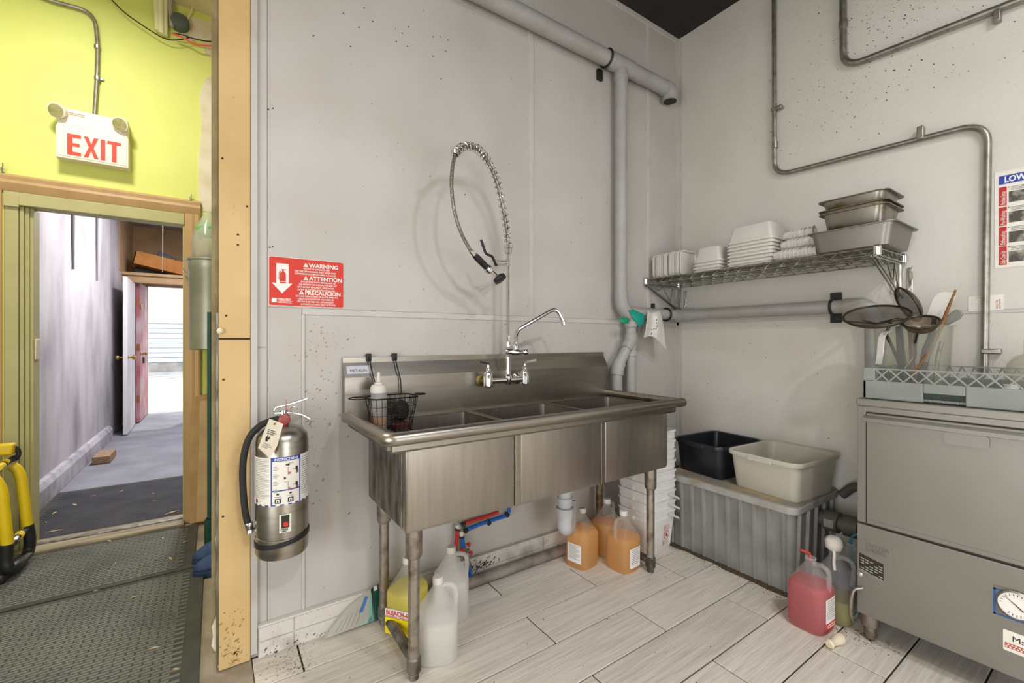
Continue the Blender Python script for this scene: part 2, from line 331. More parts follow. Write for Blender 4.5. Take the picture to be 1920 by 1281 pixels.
# moulded casing
def casing(o, x0, z0, x1, z1, vert):
    prof = [(0, 0), (0, .022), (.012, .03), (.03, .026), (.045, .03), (.07, .02), (.085, .012), (.085, 0)]
    b = B()
    if vert: b.loft([[V((x0+a/.085*(x1-x0), HY-d, z)) for a, d in prof] for z in (z0, z1)])
    else: b.loft([[V((x, HY-d, z1-a/.085*(z1-z0))) for a, d in prof] for x in (x0, x1)])
    return b.obj('casing_board', CASING, o, sm=20)
dc = struct(thing('trim_1', 'tan moulded wooden casing around the doorway in the green wall', 'door casing', (-3.3, HY, 0)))
casing(dc, -3.79, DZ, -2.81, DZ+.092, False); casing(dc, -2.81, 0, -2.895, DZ, True); casing(dc, -3.79, 0, -3.705, DZ, True)
dj = struct(thing('trim_2', 'olive painted door jamb with grooved side and header board', 'door jamb', (-3.3, HY, 0)))
B().box(-3.70, HY-.012, 1.957, -2.897, HY+.10, 2.03).obj('header_board', OLIVE, dj, sm=0, bev=.004)
b = B(); b.box(-3.70, HY+.0, 0, -3.645, HY+.14, 1.957)
jb = b.obj('side_jamb', OLIVE, dj, sm=0, bev=.003)
for i, x in enumerate((-3.645, -3.627, -3.612)): B().box(x+.002, HY+.012*(i+1), 0, x+.019, HY+.14, 1.957).obj('groove_bead', OLIVE, dj, sm=0, bev=.003)
B().box(-2.905, HY+.0, 0, -2.8955, HY+.13, 1.957).obj('side_jamb', OLIVE, dj, sm=0, bev=.002)
B().box(-3.699, HY-.015, 1.945, -3.64, HY-.0005, 2.012).obj('corner_block', OLIVE, dj, sm=0, bev=.002)
th = struct(box(-3.7, HY-.07, -.003, -2.895, HY+.13, .018).obj('trim_3', mat('worn_wood_sill', '#a3987a', .7, col2='#6f6450', scale=12, stretch=(.3, 6, 1)), bev=.006), 'worn wooden door sill with a metal strip', 'sill')
B().box(-3.69, HY+.03, .018, -2.9, HY+.07, .023).obj('metal_strip', STEELD, th, sm=0)
# ---- corridor
CX = -3.80
struct(box(CX-.1, HY+.12, 0, CX, 7.5, 3.0).obj('wall_corridor_left', CORRW, keep=True))
struct(box(-2.6, HY+.12, 0, -2.5, 7.5, 3.0).obj('wall_corridor_right', CORRW, keep=True))
struct(box(CX-.1, HY+.1, 3.0, -2.5, 7.5, 3.1).obj('ceiling_corridor', CORRW, keep=True))
struct(B().prism([(CX, 1.81, 0), (CX+.05, 1.81, 0), (CX+.05, 1.81, .12), (CX+.03, 1.81, .16), (CX, 1.81, .165)], (0, 3.4, 0)).obj('baseboard_corridor', mat('concrete_kerb', '#bdbac0', .85, col2='#8b8890', scale=6, bump=.3), keep=True, sm=0))
for (px, y0, y1, w) in ((67, 350, 470, .012), (137, 398, 505, .016), (182, 410, 527, .012)):
    a = PX(px, y0, CX+.012); c = PX(px, y1, CX+.012)
    tag(B().tube([(CX+.014, a.y, 2.75), (CX+.012, a.y, (c.z+2.7)/2), (CX+.013, c.y, c.z)], [w, w*.9, w*.6], 6).obj('metal_strap', mat('dark_strap', '#6d6a6c', .6)), {67: 'short dark metal strap on the corridor wall beside the olive jamb', 137: 'middle of three dark metal straps hanging on the corridor wall', 182: 'thin dark metal strap hanging deepest along the corridor wall'}[px], 'strap', 'hanging straps on the corridor wall')
# inner door frame with ledge above, white door and red door
df = struct(thing('trim_4', 'beige inner door frame with a storage ledge above it', 'door frame', (-3.2, 6.3, 0)))
PALE = mat('pale_frame_paint', '#cdbfa8', .6)
B().box(CX, 6.26, 0, CX+.1, 6.36, 2.02).obj('frame_post', PALE, df, sm=0); B().box(CX, 6.24, 2.02, -2.6, 6.36, 2.12).obj('frame_head', LEDGEW, df, sm=0, bev=.005)
B().box(CX, 6.2, 2.12, -2.6, 7.2, 2.16).obj('ledge_board', LEDGEW, df, sm=0, bev=.003)
B().box(CX, 7.15, 2.16, -2.6, 7.2, 3.0).obj('ledge_back', LEDGEW, df, sm=0)
B().box(CX+.001, 6.0, 2.16, CX+.008, 7.15, 3.0).obj('ledge_side', LEDGEW, df, sm=0)
we = B(); we.box(CX, 7.26, 0, -3.62, 7.36, 3); we.box(-2.72, 7.26, 0, -2.6, 7.36, 3); we.box(-3.62, 7.26, 2.07, -2.72, 7.36, 3)
struct(we.obj('wall_corridor_end', PALE, keep=True, sm=0))
BRASS = mat('brass', '#c9a04a', .25, 1)
def knob(par, c, ax): B().lathe([(.024, 0), (.024, .006), (.011, .01), (.011, .035), (.026, .045), (.03, .06), (.024, .073), (.006, .078)], c, ax, 14).obj('door_knob', BRASS, par)
d1 = struct(thing('door_1', 'open white interior door with brass knobs lying along the corridor wall', 'door', (-3.66, 6.26, 0)))
M1 = Matrix.Translation((-3.66, 6.26, 0)) @ Matrix.Rotation(R(1.5), 4, 'Z')
wd = B().box(-.042, -.88, .01, 0, -.002, 2.0, M1).obj('door_leaf', mat('white_door_paint', '#e6e3e6', .5, col2='#d8d5d9', scale=4), d1, sm=0, bev=.003)
knob(d1, M1 @ V((0, -.81, .98)), (1, 0, 0)); knob(d1, M1 @ V((-.042, -.81, .98)), (-1, 0, 0))
d2 = struct(thing('door_2', 'open faded red exterior door with brass locks and a hanging padlock', 'door', (-3.62, 7.26, 0)))
RD = mat('faded_red_paint', '#b5656c', .6, col2='#cdb6bd', scale=3, lo=.42, hi=.7, detail=8)
B().box(-3.67, 6.4, .01, -3.625, 7.255, 2.05).obj('door_leaf', RD, d2, sm=0, bev=.003)
B().lathe([(.03, 0), (.03, .008), (.012, .014), (.012, .05), (.028, .06), (.02, .075)], (-3.625, 6.47, 1.0), (1, 0, 0), 12).obj('door_knob', BRASS, d2)
B().box(-3.625, 6.44, 1.66, -3.61, 6.5, 1.73).obj('deadbolt', BRASS, d2, bev=.004)
B().box(-3.6, 6.43, .86, -3.575, 6.50, .95).obj('padlock', mat('dark_padlock', '#4b4e58', .4, .6), d2, bev=.006)
B().tube(ring((-3.588, 6.466, .955), .022, (1, 0, 0), 12), .004, 6, close=True).obj('padlock_shackle', CHROME, d2)
for z in (.35, 1.1, 1.75): B().box(-3.66, 6.392, z-.045, -3.625, 6.4, z+.045).obj('hinge_plate', mat('orange_brass_plate', '#b5763e', .4, .7), d2)
B().box(-3.625, 6.41, 1.3, -3.622, 6.6, 1.3).obj('scuff', RD, d2) if 0 else None
# ---- outdoors
gd = struct(box(-30, 7.36, -.2, 24, 40, -.03).obj('ground_outdoors', mat('pale_gravel_drive', '#b9b5b0', .9, col2='#8f8a84', scale=2.5, detail=9), keep=True))
hs = thing('neighbour_house', 'white clapboard house with a tall window seen through the far exterior door', 'house', (-6.5, 20, 0))
SIDE = mat('white_clapboard', '#c3c7cc', .6)
B().box(-12, 20.0, .0, 2, 22, 5.5).obj('house_wall', SIDE, hs, sm=0)
B().box(-12, 19.85, -.05, 2, 20, .32).obj('foundation', mat('grey_foundation', '#a39c97', .9, col2='#7d756f', scale=3), hs, sm=0)
for i in range(9):
    z = .34+i*.19; B().prism([(-12, 20, z), (-12, 19.93, z), (-12, 19.97, z+.18), (-12, 20, z+.18)], (14, 0, 0)).obj('clapboard', SIDE, hs, sm=0)
WIN = mat('pale_window_glass', '#9db0c2', .15)
for x0, x1 in ((-8.9, -7.6), (-7.05, -5.4)):
    w = B().box(x0-.12, 19.86, 2.1, x1+.12, 19.99, 4.9).obj('house_window', mat('white_window_frame', '#eceef0', .5), hs, sm=0)
    for z0, z1 in ((2.2, 3.42), (3.52, 4.8)): B().box(x0, 19.845, z0, x1, 19.86, z1).obj('window_pane', WIN, w, sm=0)
# ---- lamps overhead (out of frame)
LAMPW = mat('lamp_glass', '#fff6e6', .5, emit=2.0); LAMPB = mat('lamp_body', '#d8d6d0', .5)
for x, y, z, lb in ((-2.35, -2.9, CH, 'round ceiling lamp over the left part of the kitchen'), (-1.35, -2.55, CH, 'round ceiling lamp over the middle of the kitchen'), (-3.4, .55, HH, 'round ceiling lamp in the green hall'), (-3.2, 4.2, 3.0, 'bare ceiling lamp with pull cord socket in the corridor')):
    t = thing('ceiling_lamp', lb, 'lamp', (x, y, z-.1)); h = z-.0
    B().lathe([(.09, 0), (.09, -.02), (.16, -.05), (.16, -.07)], (x, y, h), n=20).obj('lamp_base', LAMPB, t)
t = thing('added_tube_lamp', 'added unseen long ceiling fixture for soft fill behind the camera', 'lamp', (-1.6, -3.7, CH-.08))  # housing made up for the overhead fill light
B().box(-1.78, -4.32, CH-.08, -1.42, -3.08, CH).obj('lamp_body', LAMPB, t, bev=.01)
# ================================================================== SINK
SX0, SX1, BX0, BX1, BY = -2.294, -.769, -2.205, -.80, -.50
sk = thing('three_compartment_sink', 'stainless steel three compartment sink on pipe legs against the white wall', 'sink', (-1.53, -.28, 0))
BYB = -.075
for x0, x1 in ((BX0, -1.755), (-1.735, -1.283), (-1.263, BX1)):
    w, d, cx, cy = x1-x0, BYB-BY, (x0+x1)/2, (BYB+BY)/2
    b = B(); rg = []
    for (i, z, r) in ((.018, .541, .012), (.005, .546, .014), (0, .558, .013), (0, .862, .012)): rg.append(rr(cx, cy, w-2*i, d-2*i, r, z))
    for (i, z, r) in ((.004, .862, .03), (.004, .565, .035), (.02, .549, .03)): rg.append(rr(cx, cy, w-2*i, d-2*i, r, z))
    bw = b.loft(rg).obj('bowl', STEEL, sk)
    B().lathe([(.045, 0), (.045, .004), (.02, .005), (.02, .001)], (cx, cy, .5495), n=16).obj('drain_flange', CHROME, bw)
for x in (-1.745, -1.273): B().box(x-.0125, BY-.0015, .546, x+.0125, BY+.012, .86).obj('seam_strip', STEELH, sk, sm=0, bev=.002)
def plate(x0, y0, x1, y1, nm='deck_plate'): B().box(x0, y0, .862, x1, y1, .867).obj(nm, STEELH, sk, sm=0, bev=.001)
plate(SX0+.015, BYB-.006, SX1-.015, -.03); plate(SX0+.015, BY-.035, SX1-.015, BY+.006); plate(SX0+.015, BY+.006, BX0+.006, BYB-.006); plate(BX1-.006, BY+.006, SX1-.015, BYB-.006)
plate(-1.762, BY, -1.728, BYB, 'bowl_divider'); plate(-1.29, BY, -1.256, BYB, 'bowl_divider')
# rolled rim and apron
RY, RZ, RR = -.565, .886, .022
B().tube(fil([(SX0+.008, -.045, RZ), (SX0+.008, RY, RZ), (SX1-.0, RY, RZ)], .035, 6), RR, 14).obj('rolled_rim', STEELH, sk)
b = B(); b.prism([(SX1-.03, -.05, .866), (SX1-.03, RY, .866), (SX1+.035, RY-.015, RZ+.006), (SX1+.035, RY+.02, RZ+.022), (SX1-.005, -.05, RZ+.022)], (0, 0, .006)) if 0 else None
B().tube([(SX1-.012, -.045, RZ), (SX1-.012, RY+.02, RZ)], RR*.9, 14).obj('rolled_rim', STEELH, sk)
B().loft([[V((SX1-.005, RY+y, RZ+z)) for y, z in ((-.022, 0), (-.012, .018), (.01, .023), (.035, .01), (.03, -.012), (-.01, -.02))], [V((SX1+.03, RY+.012+y*.5, RZ+.004+z*.5)) for y, z in ((-.022, 0), (-.012, .018), (.01, .023), (.035, .01), (.03, -.012), (-.01, -.02))]]).obj('rim_corner', STEELH, sk)
B().prism([(SX0+.03, -.537, .868), (SX0+.03, -.537, .84), (SX0+.03, -.53, .832), (SX0+.03, -.503, .832), (SX0+.03, -.503, .868)], (SX1-SX0-.05, 0, 0)).obj('apron', STEELH, sk, sm=20)
B().box(SX0+.016, -.53, .845, SX0+.03, -.04, .868).obj('apron', STEELD, sk, sm=0); B().box(SX1-.03, -.53, .845, SX1-.016, -.04, .868).obj('apron', STEELD, sk, sm=0)
B().box(BX0-.0045, BY+.03, .56, BX0-.0005, BYB-.02, .855).obj('side_panel', STEELD, sk, sm=0)
bs = B().prism([(SX0, -.004, .86), (SX0, -.05, .86), (SX0, -.05, 1.045), (SX0, -.016, 1.105), (SX0, -.016, 1.127), (SX0, -.004, 1.127)], (SX1-SX0, 0, 0)).obj('backsplash', STEELH, sk, sm=20)
pl = lambda a, b: V((SX0+.012+a, -.05+.034*(b/.069)-.0006, 1.045+.06*(b/.069)-.0006))
flat(rect(0, .018, .095, .055), pl, 'nameplate', mat('silver_plate', '#c9cbd2', .35, .4), bs)
pl2 = lambda a, b: pl(.012+a, .026+b)-V((0, .0006, -.0004))
txt('METALIN', .018, pl2, BLACKP, bs, 'nameplate_lettering', sx=.95)
# legs
for x, y, m in ((-2.15, -.435, STEELP), (-2.14, -.075, STEELP), (-.865, -.44, STEELP), (-.865, -.075, RUST)):
    lg = B().tube([(x, y, .02), (x, y, .545)], .0205, 14).obj('leg', m, sk)
    B().lathe([(.03, 0), (.03, -.1), (.026, -.112), (.021, -.115)], (x, y, .543), n=14).obj('leg_socket', STEELP, lg)
    B().lathe([(.012, 0), (.018, .003), (.018, .02), (.026, .03), (.026, .075), (.021, .08)], (x, y, 0), n=12).obj('bullet_foot', STEELD, lg)
for x in (-2.145, -.865): B().tube([(x, -.075, .058), (x, -.435, .058)], .02, 12).obj('cross_brace', STEELD, sk)
# ================================================================== PRE-RINSE FAUCET
fc = thing('pre_rinse_faucet', 'chrome wall mounted pre-rinse faucet with spring hose above the sink', 'faucet', (-1.545, -.05, 1.0))
FX0, FX1, FY, FZ = -1.652, -1.436, -.118, 1.003; RX = -1.538
fb = B().tube([(FX0, FY, FZ), (FX1, FY, FZ)], .014, 12).obj('faucet_body', CHROME, fc)
for x in (FX0, FX1):
    B().lathe([(.03, 0), (.03, .006), (.018, .012), (.016, .055)], (x, -.05, FZ), (0, -1, 0), 16).obj('wall_flange', mat('tarnished_brass', '#8c7a4a', .5, .8) if x == FX0 else CHROME, fc)
    v = B().lathe([(.012, -.03), (.023, -.022), (.024, .02), (.02, .03), (.02, .04), (.015, .045), (.013, .06), (.008, .066), (.008, .08)], (x, FY, FZ), n=16).obj('valve_body', CHROME, fc)
    dx = -.055 if x == FX0 else .06
    B().loft([[V((x+dx*t, FY-.01*t, FZ+.083+.012*t))+q for q in (V((0, -.008, -.004)), V((0, .008, -.004)), V((0, .008, .005)), V((0, -.008, .005)))] for t in (-.12, .3, 1)]).obj('lever_handle', CHROME, v)
B().lathe([(.016, -.02), (.02, .0), (.02, .02), (.012, .03), (.012, .1)], (RX, FY, FZ), n=14).obj('riser_base', CHROME, fc)
B().tube([(RX, FY, FZ+.09), (RX, FY, 1.70)], .0085, 10).obj('riser_pipe', CHROME, fc)
for z in (1.105, 1.18): B().lathe([(.009, -.014), (.013, -.012), (.013, .012), (.009, .014)], (RX, FY, z), n=12).obj('riser_nut', CHROME, fc)
ad = B().tube([(RX-.012, FY, 1.145), (RX+.03, FY-.02, 1.14), (RX+.065, FY-.03, 1.14)], [.015, .017, .011], 12).obj('add_on_valve', CHROME, fc)
B().lathe([(.011, 0), (.014, .01), (.014, .025), (.004, .03)], (RX+.066, FY-.03, 1.14), (1, -.2, .1), 10).obj('valve_handle', CHROME, ad)
B().lathe([(.015, -.01), (.015, .015), (.011, .025)], (RX+.03, FY-.025, 1.165), n=12).obj('spout_collar', CHROME, ad)
s0 = V((RX+.03, FY-.025, 1.17)); pts = [s0, s0+V((0, 0, .075)), PY(1043, 577, -.22), PY(1056, 603, -.235)]
sp = B().tube(fil(pts, .05, 8), .0095, 10).obj('spout', CHROME, fc)
B().lathe([(.009, 0), (.012, .004), (.012, .022), (.009, .024)], pts[-1]+V((0, 0, .004)), (.12, -.05, -1), 10).obj('spout_tip', CHROME, sp)
SPR = [((953, 462), -.118), ((950, 430), -.122), ((943, 390), -.13), ((934, 350), -.145), ((922, 318), -.16), ((907, 292), -.18), ((890, 277), -.2), ((870, 275), -.22), ((854, 286), -.24)]
HOS = [((854, 286), -.24), ((848, 318), -.25), ((847, 356), -.255), ((853, 400), -.25), ((864, 435), -.24), ((877, 461), -.23), ((886, 475), -.225)]
SP = cr([PY(*p, c) for p, c in SPR], 8); HO = cr([PY(*p, c) for p, c in HOS], 6)
HOSE = mat('braided_steel_hose', '#a7a196', .4, .9, col2='#6c6860', scale=220, lo=.4, hi=.6)
B().tube([V((RX, FY, 1.60))]+SP+HO[1:], .0082, 8).obj('hose', HOSE, fc)
def along(P, t):
    k = t*(len(P)-1); i = min(int(k), len(P)-2); return P[i].lerp(P[i+1], k-i), (P[i+1]-P[i]).normalized()
tot = 27; hp = []; ax0 = V((0, 1, 0))
for i in range(tot*10+1):
    t = i/(tot*10); p, T = along(SP, min(t, 1)); u = (ax0-T*ax0.dot(T)).normalized(); w = T.cross(u); a = 2*PI*i/10
    hp.append(p+(u*math.cos(a)+w*math.sin(a))*.0185)
B().tube(hp, .0026, 5).obj('spring', CHROME, fc)
B().lathe([(.009, -.04), (.018, -.035), (.018, -.012), (.022, -.01), (.022, .005), (.012, .008)], SP[0]+V((0, 0, -.0)), n=14).obj('spring_base', CHROME, fc)
for dz in (0, .006, .012): B().tube(ring(SP[-1]-V((0, 0, dz-.003)), .016, (HO[2]-HO[0]), 12), .0035, 6, close=True).obj('spring_end', CHROME, fc)
g0, g1 = PY(886, 475, -.225), PY(914, 503, -.205)
B().tube([HO[-3], g0+(g1-g0)*.12], .0115, 10).obj('hose_fitting', CHROME, fc)
sv = B().tube([g0+(g1-g0)*.1, g0+(g1-g0)*.3, g1], [.012, .0155, .0145], 12).obj('spray_grip', BLACK, fc)
B().lathe([(.012, -.012), (.02, 0), (.02, .018), (.013, .026)], g1, g1-g0, 12).obj('spray_valve', CHROME, sv)
hd = PY(935, 520, -.215); B().tube([g1+(g1-g0)*.1, PY(924, 511, -.21), hd], .008, 8).obj('spray_neck', CHROME, sv)
B().lathe([(.012, -.006), (.029, 0), (.031, .006), (.03, .018), (.02, .02)], hd, (.35, -.45, -.75), 18).obj('spray_head', BLACK, sv)
B().lathe([(.01, -.006), (.022, -.004), (.024, .004)], hd, (.35, -.45, -.75), 16).obj('spray_rim', CHROME, sv)
B().tube(fil([PY(902, 450, -.215), PY(911, 476, -.215), PY(923, 481, -.21), PY(931, 499, -.2)], .01, 4), .0062, 8).obj('squeeze_lever', BLACK, sv)
B().tube([PY(926, 488, -.2), V((RX+.01, FY, PY(953, 490, FY).z))], .004, 8).obj('hook_arm', CHROME, fc)
B().tube([PY(928, 497, -.2), V((RX, FY, PY(953, 496, FY).z))], .006, 8).obj('hook_arm', CHROME, fc)
for y in (488, 496): B().lathe([(.009, -.008), (.014, -.007), (.014, .007), (.009, .008)], (RX, FY, PY(953, y, FY).z), n=12).obj('hook_clamp', CHROME, fc)
# ================================================================== WIRE BASKET, BOTTLE, SCRUBBER
bk = thing('wire_basket', 'black wire basket hooked over the sink backsplash', 'basket', (-2.13, -.13, .83))
bx0, bx1, by0, by1, zt, zb = -2.228, -2.032, -.205, -.075, .967, .828
B().tube(rr((bx0+bx1)/2, (by0+by1)/2, bx1-bx0, by1-by0, .03, zt), .0032, 6, close=True).obj('rim_wire', BWIRE, bk)
g = B()
for k in range(1, 4):
    z = zt-(zt-zb)*k/4; i = .02*k/4; g.tube(rr((bx0+bx1)/2, (by0+by1)/2, bx1-bx0-2*i, by1-by0-2*i, .028, z), .0014, 4, close=True)
top, bot = rr((bx0+bx1)/2, (by0+by1)/2, bx1-bx0, by1-by0, .02, zt, 1), rr((bx0+bx1)/2, (by0+by1)/2, bx1-bx0-.04, by1-by0-.04, .02, zb, 1)
def walk(rg, n):
    out = []; L = [(rg[i], rg[(i+1) % len(rg)]) for i in range(len(rg))]; tt = sum((b-a).length for a, b in L)
    for k in range(n):
        d = tt*k/n
        for a, b in L:
            l = (b-a).length
            if d <= l: out.append(a.lerp(b, d/l)); break
            d -= l
    return out
for a, c in zip(walk(top, 26), walk(bot, 26)): g.tube([a, c], .0014, 4)
stuff(g.obj('basket_mesh', BWIRE, bk))
g = B()
for k in range(8): x = bx0+.025+(bx1-bx0-.05)*k/7; g.tube([(x, by0+.02, zb), (x, by1-.02, zb)], .0014, 4)
g.tube(rr((bx0+bx1)/2, (by0+by1)/2, bx1-bx0-.04, by1-by0-.04, .02, zb), .002, 5, close=True); stuff(g.obj('basket_floor', BWIRE, bk))
for cx, r in ((bx0-.036, .036), (bx1+.026, .024)): B().tube(ring((cx, -.14, zt+.003), r, n=18), .0026, 6, close=True).obj('side_ring', BWIRE, bk)
for x in (-2.188, -2.075):
    B().tube([(x, -.009, 1.118), (x, -.009, 1.131), (x, -.022, 1.131), (x+.003, -.062, 1.06), (x+.01, -.066, 1.03), (x+.012, -.072, zt)], .0028, 6).obj('hook_wire', BWIRE, bk)
    B().box(x-.011, -.026, 1.108, x+.011, -.0045, 1.142).obj('hook_cap', BLACK, bk, bev=.003)
sb = thing('squeeze_bottle', 'clear squeeze bottle with a white nozzle cap standing in the wire basket', 'bottle', (-2.183, -.14, .83))
c = (-2.183, -.14, .83)
B().lathe([(.026, 0), (.031, .004), (.031, .155), (.029, .16)], c, n=20).obj('bottle_body', MILK, sb)
B().lathe([(.024, .003), (.028, .006), (.028, .055), (.0, .056)], c, n=20).obj('amber_soap', AMBER, sb)
B().lathe([(.033, .158), (.033, .178), (.028, .188), (.018, .192), (.018, .198), (.0085, .202), (.006, .236), (.003, .24)], c, n=20).obj('nozzle_cap', WPLAS, sb)
sc = thing('steel_scrubber', 'tangled black steel scouring pad on a maroon sponge in the wire basket', 'scrubber', (-2.09, -.14, .83))
B().lathe([(.02, 0), (.038, .004), (.04, .02), (.03, .026)], (-2.09, -.14, .831), n=14).obj('maroon_sponge', mat('maroon_sponge', '#5a2a2c', .8, bump=.4, bscale=90), sc)
rs = random.Random(3); p = V((0, 0, 0)); g = B(); path = []
for i in range(420):
    a, e = rs.uniform(0, 2*PI), rs.uniform(-1, 1); q = V((math.cos(a)*.036*math.sqrt(1-e*e), math.sin(a)*.036*math.sqrt(1-e*e), e*.05)); p = p.lerp(q, .55); path.append(V((-2.09, -.14, .91))+p)
g.tube(path, .0016, 4); stuff(g.obj('steel_curls', mat('dark_steel_wool', '#55524e', .35, 1), sc))
g = B(); path = [V((-2.09, -.14, .91))+(q-V((-2.09, -.14, .91)))*.8 for q in path[::-1]]
B().lathe([(.004, -.045), (.028, -.03), (.032, 0), (.026, .03), (.004, .045)], (-2.09, -.14, .908), n=12).obj('pad_core', mat('black_steel_wool', '#1f1d1b', .7, bump=1, bscale=120), sc)
# ================================================================== WARNING SIGN
ws = thing('warning_sign', 'red fire extinguisher warning sign with white arrow on the white wall', 'sign', (-2.425, -.003, 1.33))
sx0, sx1, sz0, sz1 = -2.563, -2.287, 1.334, 1.524
f0 = lambda a, b: V((sx0+a, -.0032, sz0+b)); f1 = lambda a, b: V((sx0+a, -.0042, sz0+b)); f2 = lambda a, b: V((sx0+a, -.0048, sz0+b))
B().prism([V((sx0+a, -.0004, sz0+b)) for a, b in rrect2(0, 0, sx1-sx0, sz1-sz0, .007)], (0, -.002, 0)).obj('sign_edge', WHITEP, ws, sm=0)
B().prism([V((sx0+a, -.0024, sz0+b)) for a, b in rrect2(.0015, .0015, sx1-sx0-.0015, sz1-sz0-.0015, .006)], (0, -.0008, 0)).obj('sign_face', REDP, ws, sm=0)
flat([(.026, .164), (.026, .088), (.010, .088), (.046, .048), (.082, .088), (.069, .088), (.069, .164)], f1, 'down_arrow', WHITEP, ws)
flat(rect(.038, .088, .059, .093)+[], f2, 'pictogram', REDP, ws); flat([(.038, .095), (.059, .095), (.059, .125), (.055, .133), (.042, .133), (.038, .125)], f2, 'pictogram', REDP, ws)
flat(rect(.046, .133, .052, .14), f2, 'pictogram', REDP, ws); flat(rect(.044, .139, .06, .142), f2, 'pictogram', REDP, ws); flat([(.034, .1), (.036, .1), (.036, .128), (.042, .136), (.041, .138), (.034, .129)], f2, 'pictogram', REDP, ws)
def warn(x, z): 
    flat([(x, z), (x+.019, z), (x+.0095, z+.0175)], f1, 'alert_triangle', WHITEP, ws); flat(rect(x+.0085, z+.005, x+.0105, z+.012), f2, 'alert_mark', REDP, ws); flat(rect(x+.0085, z+.002, x+.0105, z+.004), f2, 'alert_mark', REDP, ws)
def line(s, x, z, sz=.0088, bold=0., sx=1., F=f1): txt(s, sz, (lambda a, b, x=x, z=z, F=F: F(x+a, z+b)), WHITEP, ws, 'sign_lettering', sx=sx, bold=bold)
warn(.121, .158); line('WARNING', .142, .158, .023, .0007, 1.0)
warn(.121, .106); line('ATTENTION', .143, .106, .023, .0007, .98); warn(.105, .048); line('PRECAUCIÓN', .127, .048, .023, .0007, .95)
for i, s in enumerate(('IN CASE OF APPLIANCE FIRE', 'USE THIS EXTINGUISHER ONLY AFTER FIXED', 'SUPPRESSION SYSTEM HAS BEEN ACTUATED')): line(s, .122 if i == 0 else .09, .148-.0105*i, .009, .0002, .86)
for i, s in enumerate(("EN CAS D'INCENDIE IMPLIQUANT UN", 'ÉQUIPEMENT DE CUISSON, UTILISEZ CET', 'EXTINCTEUR SEULEMENT APRÈS AVOIR', "ACTIVÉ LE SYSTÈME D'EXTINCTION FIXE")): line(s, .112-.006*min(i, 2), .096-.0105*i, .009, .0002, .86)
for i, s in enumerate(('EN CASO DE INCENDIO DE ALGÚN APARATO,', 'UTILICE ESTE EXTINTOR SÓLO DESPUÉS', 'DE QUE EL SISTEMA FIJO DE SUPRESIÓN', 'AUTOMÁTICO HAYA SIDO ACTIVADO')): line(s, (.094, .1, .1, .112)[i], .038-.0105*i, .009, .0002, .84)
flat(rect(.01, .012, .027, .029), f1, 'logo_block', WHITEP, ws); line('STRIKE FIRST', .029, .021, .0105, .0004, .8); line('CORPORATION', .029, .0155, .006, .0001, 1.2); flat(rect(.029, .0115, .08, .0128), f1, 'logo_rule', WHITEP, ws)
# ================================================================== FIRE EXTINGUISHER
ex = thing('fire_extinguisher', 'silver stainless fire extinguisher with black hose and paper tag hung on the wall', 'fire extinguisher', (-2.528, -.108, .4))
EX, EY, ER = -2.528, -.108, .0875; ez = lambda py: PY(527, py, EY-ER).z
z0, z1 = ez(1057)+.004, ez(835)
STEELX = mat('extinguisher_steel', '#b3aea4', .3, 1, col2='#9a958a', scale=5, lo=.35, hi=.75, stretch=(1, 1, 9))
B().lathe([(.07, 0), (.082, .004), (ER, .016), (ER, .075), (ER-.003, .077), (ER-.003, .083), (ER, .085), (ER, z1-z0), (.083, z1-z0+.022), (.066, z1-z0+.042), (.035, z1-z0+.056), (.022, z1-z0+.06), (.02, z1-z0+.075)], (EX, EY, z0), n=40).obj('cylinder', STEELX, ex)
def cyl(a, b, r=ER+.0012):   # a = arc length round the tank from the point facing the camera, b = height
    t = a/ER; th = -PI/2+t-R(1); return V((EX+r*math.cos(th), EY+r*math.sin(th), b))
def shell(a0, a1, b0, b1, m, nm, r=ER+.0012, n=16):
    g = B(); vs = [cyl(a0+(a1-a0)*i/n, b, r) for b in (b0, b1) for i in range(n+1)]
    return g.add(vs, [(i, i+1, n+2+i, n+1+i) for i in range(n)]).obj(nm, m, ex)
lz0, lz1 = ez(950)+.003, ez(858)
lab = shell(-.135, .115, lz0, lz1, PAPER, 'instruction_label', n=26)
def lb(a0, a1, b0, b1, m=BLUEP, nm='label_line', r=ER+.0018): return shell(a0, a1, b0, b1, m, nm, r, 10)
lb(-.135, .115, lz0, lz0+.004); lb(-.045, -.041, lz0, lz1); lb(.048, .052, lz0, lz1); lb(-.045, .052, lz1-.014, lz1); lb(-.045, .052, lz0+.05, lz0+.054)
txt('INSTRUCTIONS', .013, lambda a, b: cyl(-.033+a, lz1-.0115+b, ER+.0024), WHITEP, ex, 'label_lettering', sx=.82, bold=.0003)
for i in range(4):
    z = lz1-.034-.026*i
    for k, w in enumerate((.012, .018, .014)): lb(-.037, -.037+w, z-.005*k, z-.005*k+.0018, GREYP, 'print_line')
for k, (a, z) in enumerate(((.016, lz1-.05), (.016, lz1-.105))):
    lb(a-.008, a-.006, z-.015, z+.015, GREYP, 'pictogram'); lb(a-.006, a+.001, z-.012, z-.004, PINKP, 'pictogram'); lb(a+.018, a+.026, z-.001, z+.012, BLACKP, 'pictogram'); lb(a+.02, a+.023, z-.014, z-.001, BLACKP, 'pictogram'); lb(a+.024, a+.028, z-.012, z, BLACKP, 'pictogram'); lb(a+.008, a+.02, z+.003, z+.005, PINKP, 'pictogram')
lb(.002, .014, lz1-.031, lz1-.025, BLACKP, 'pictogram'); lb(.01, .026, lz1-.024, lz1-.022, GREYP, 'print_line'); lb(-.004, .002, lz1-.078, lz1-.07, BLACKP, 'pictogram'); lb(-.002, .012, lz1-.088, lz1-.086, GREYP, 'print_line')
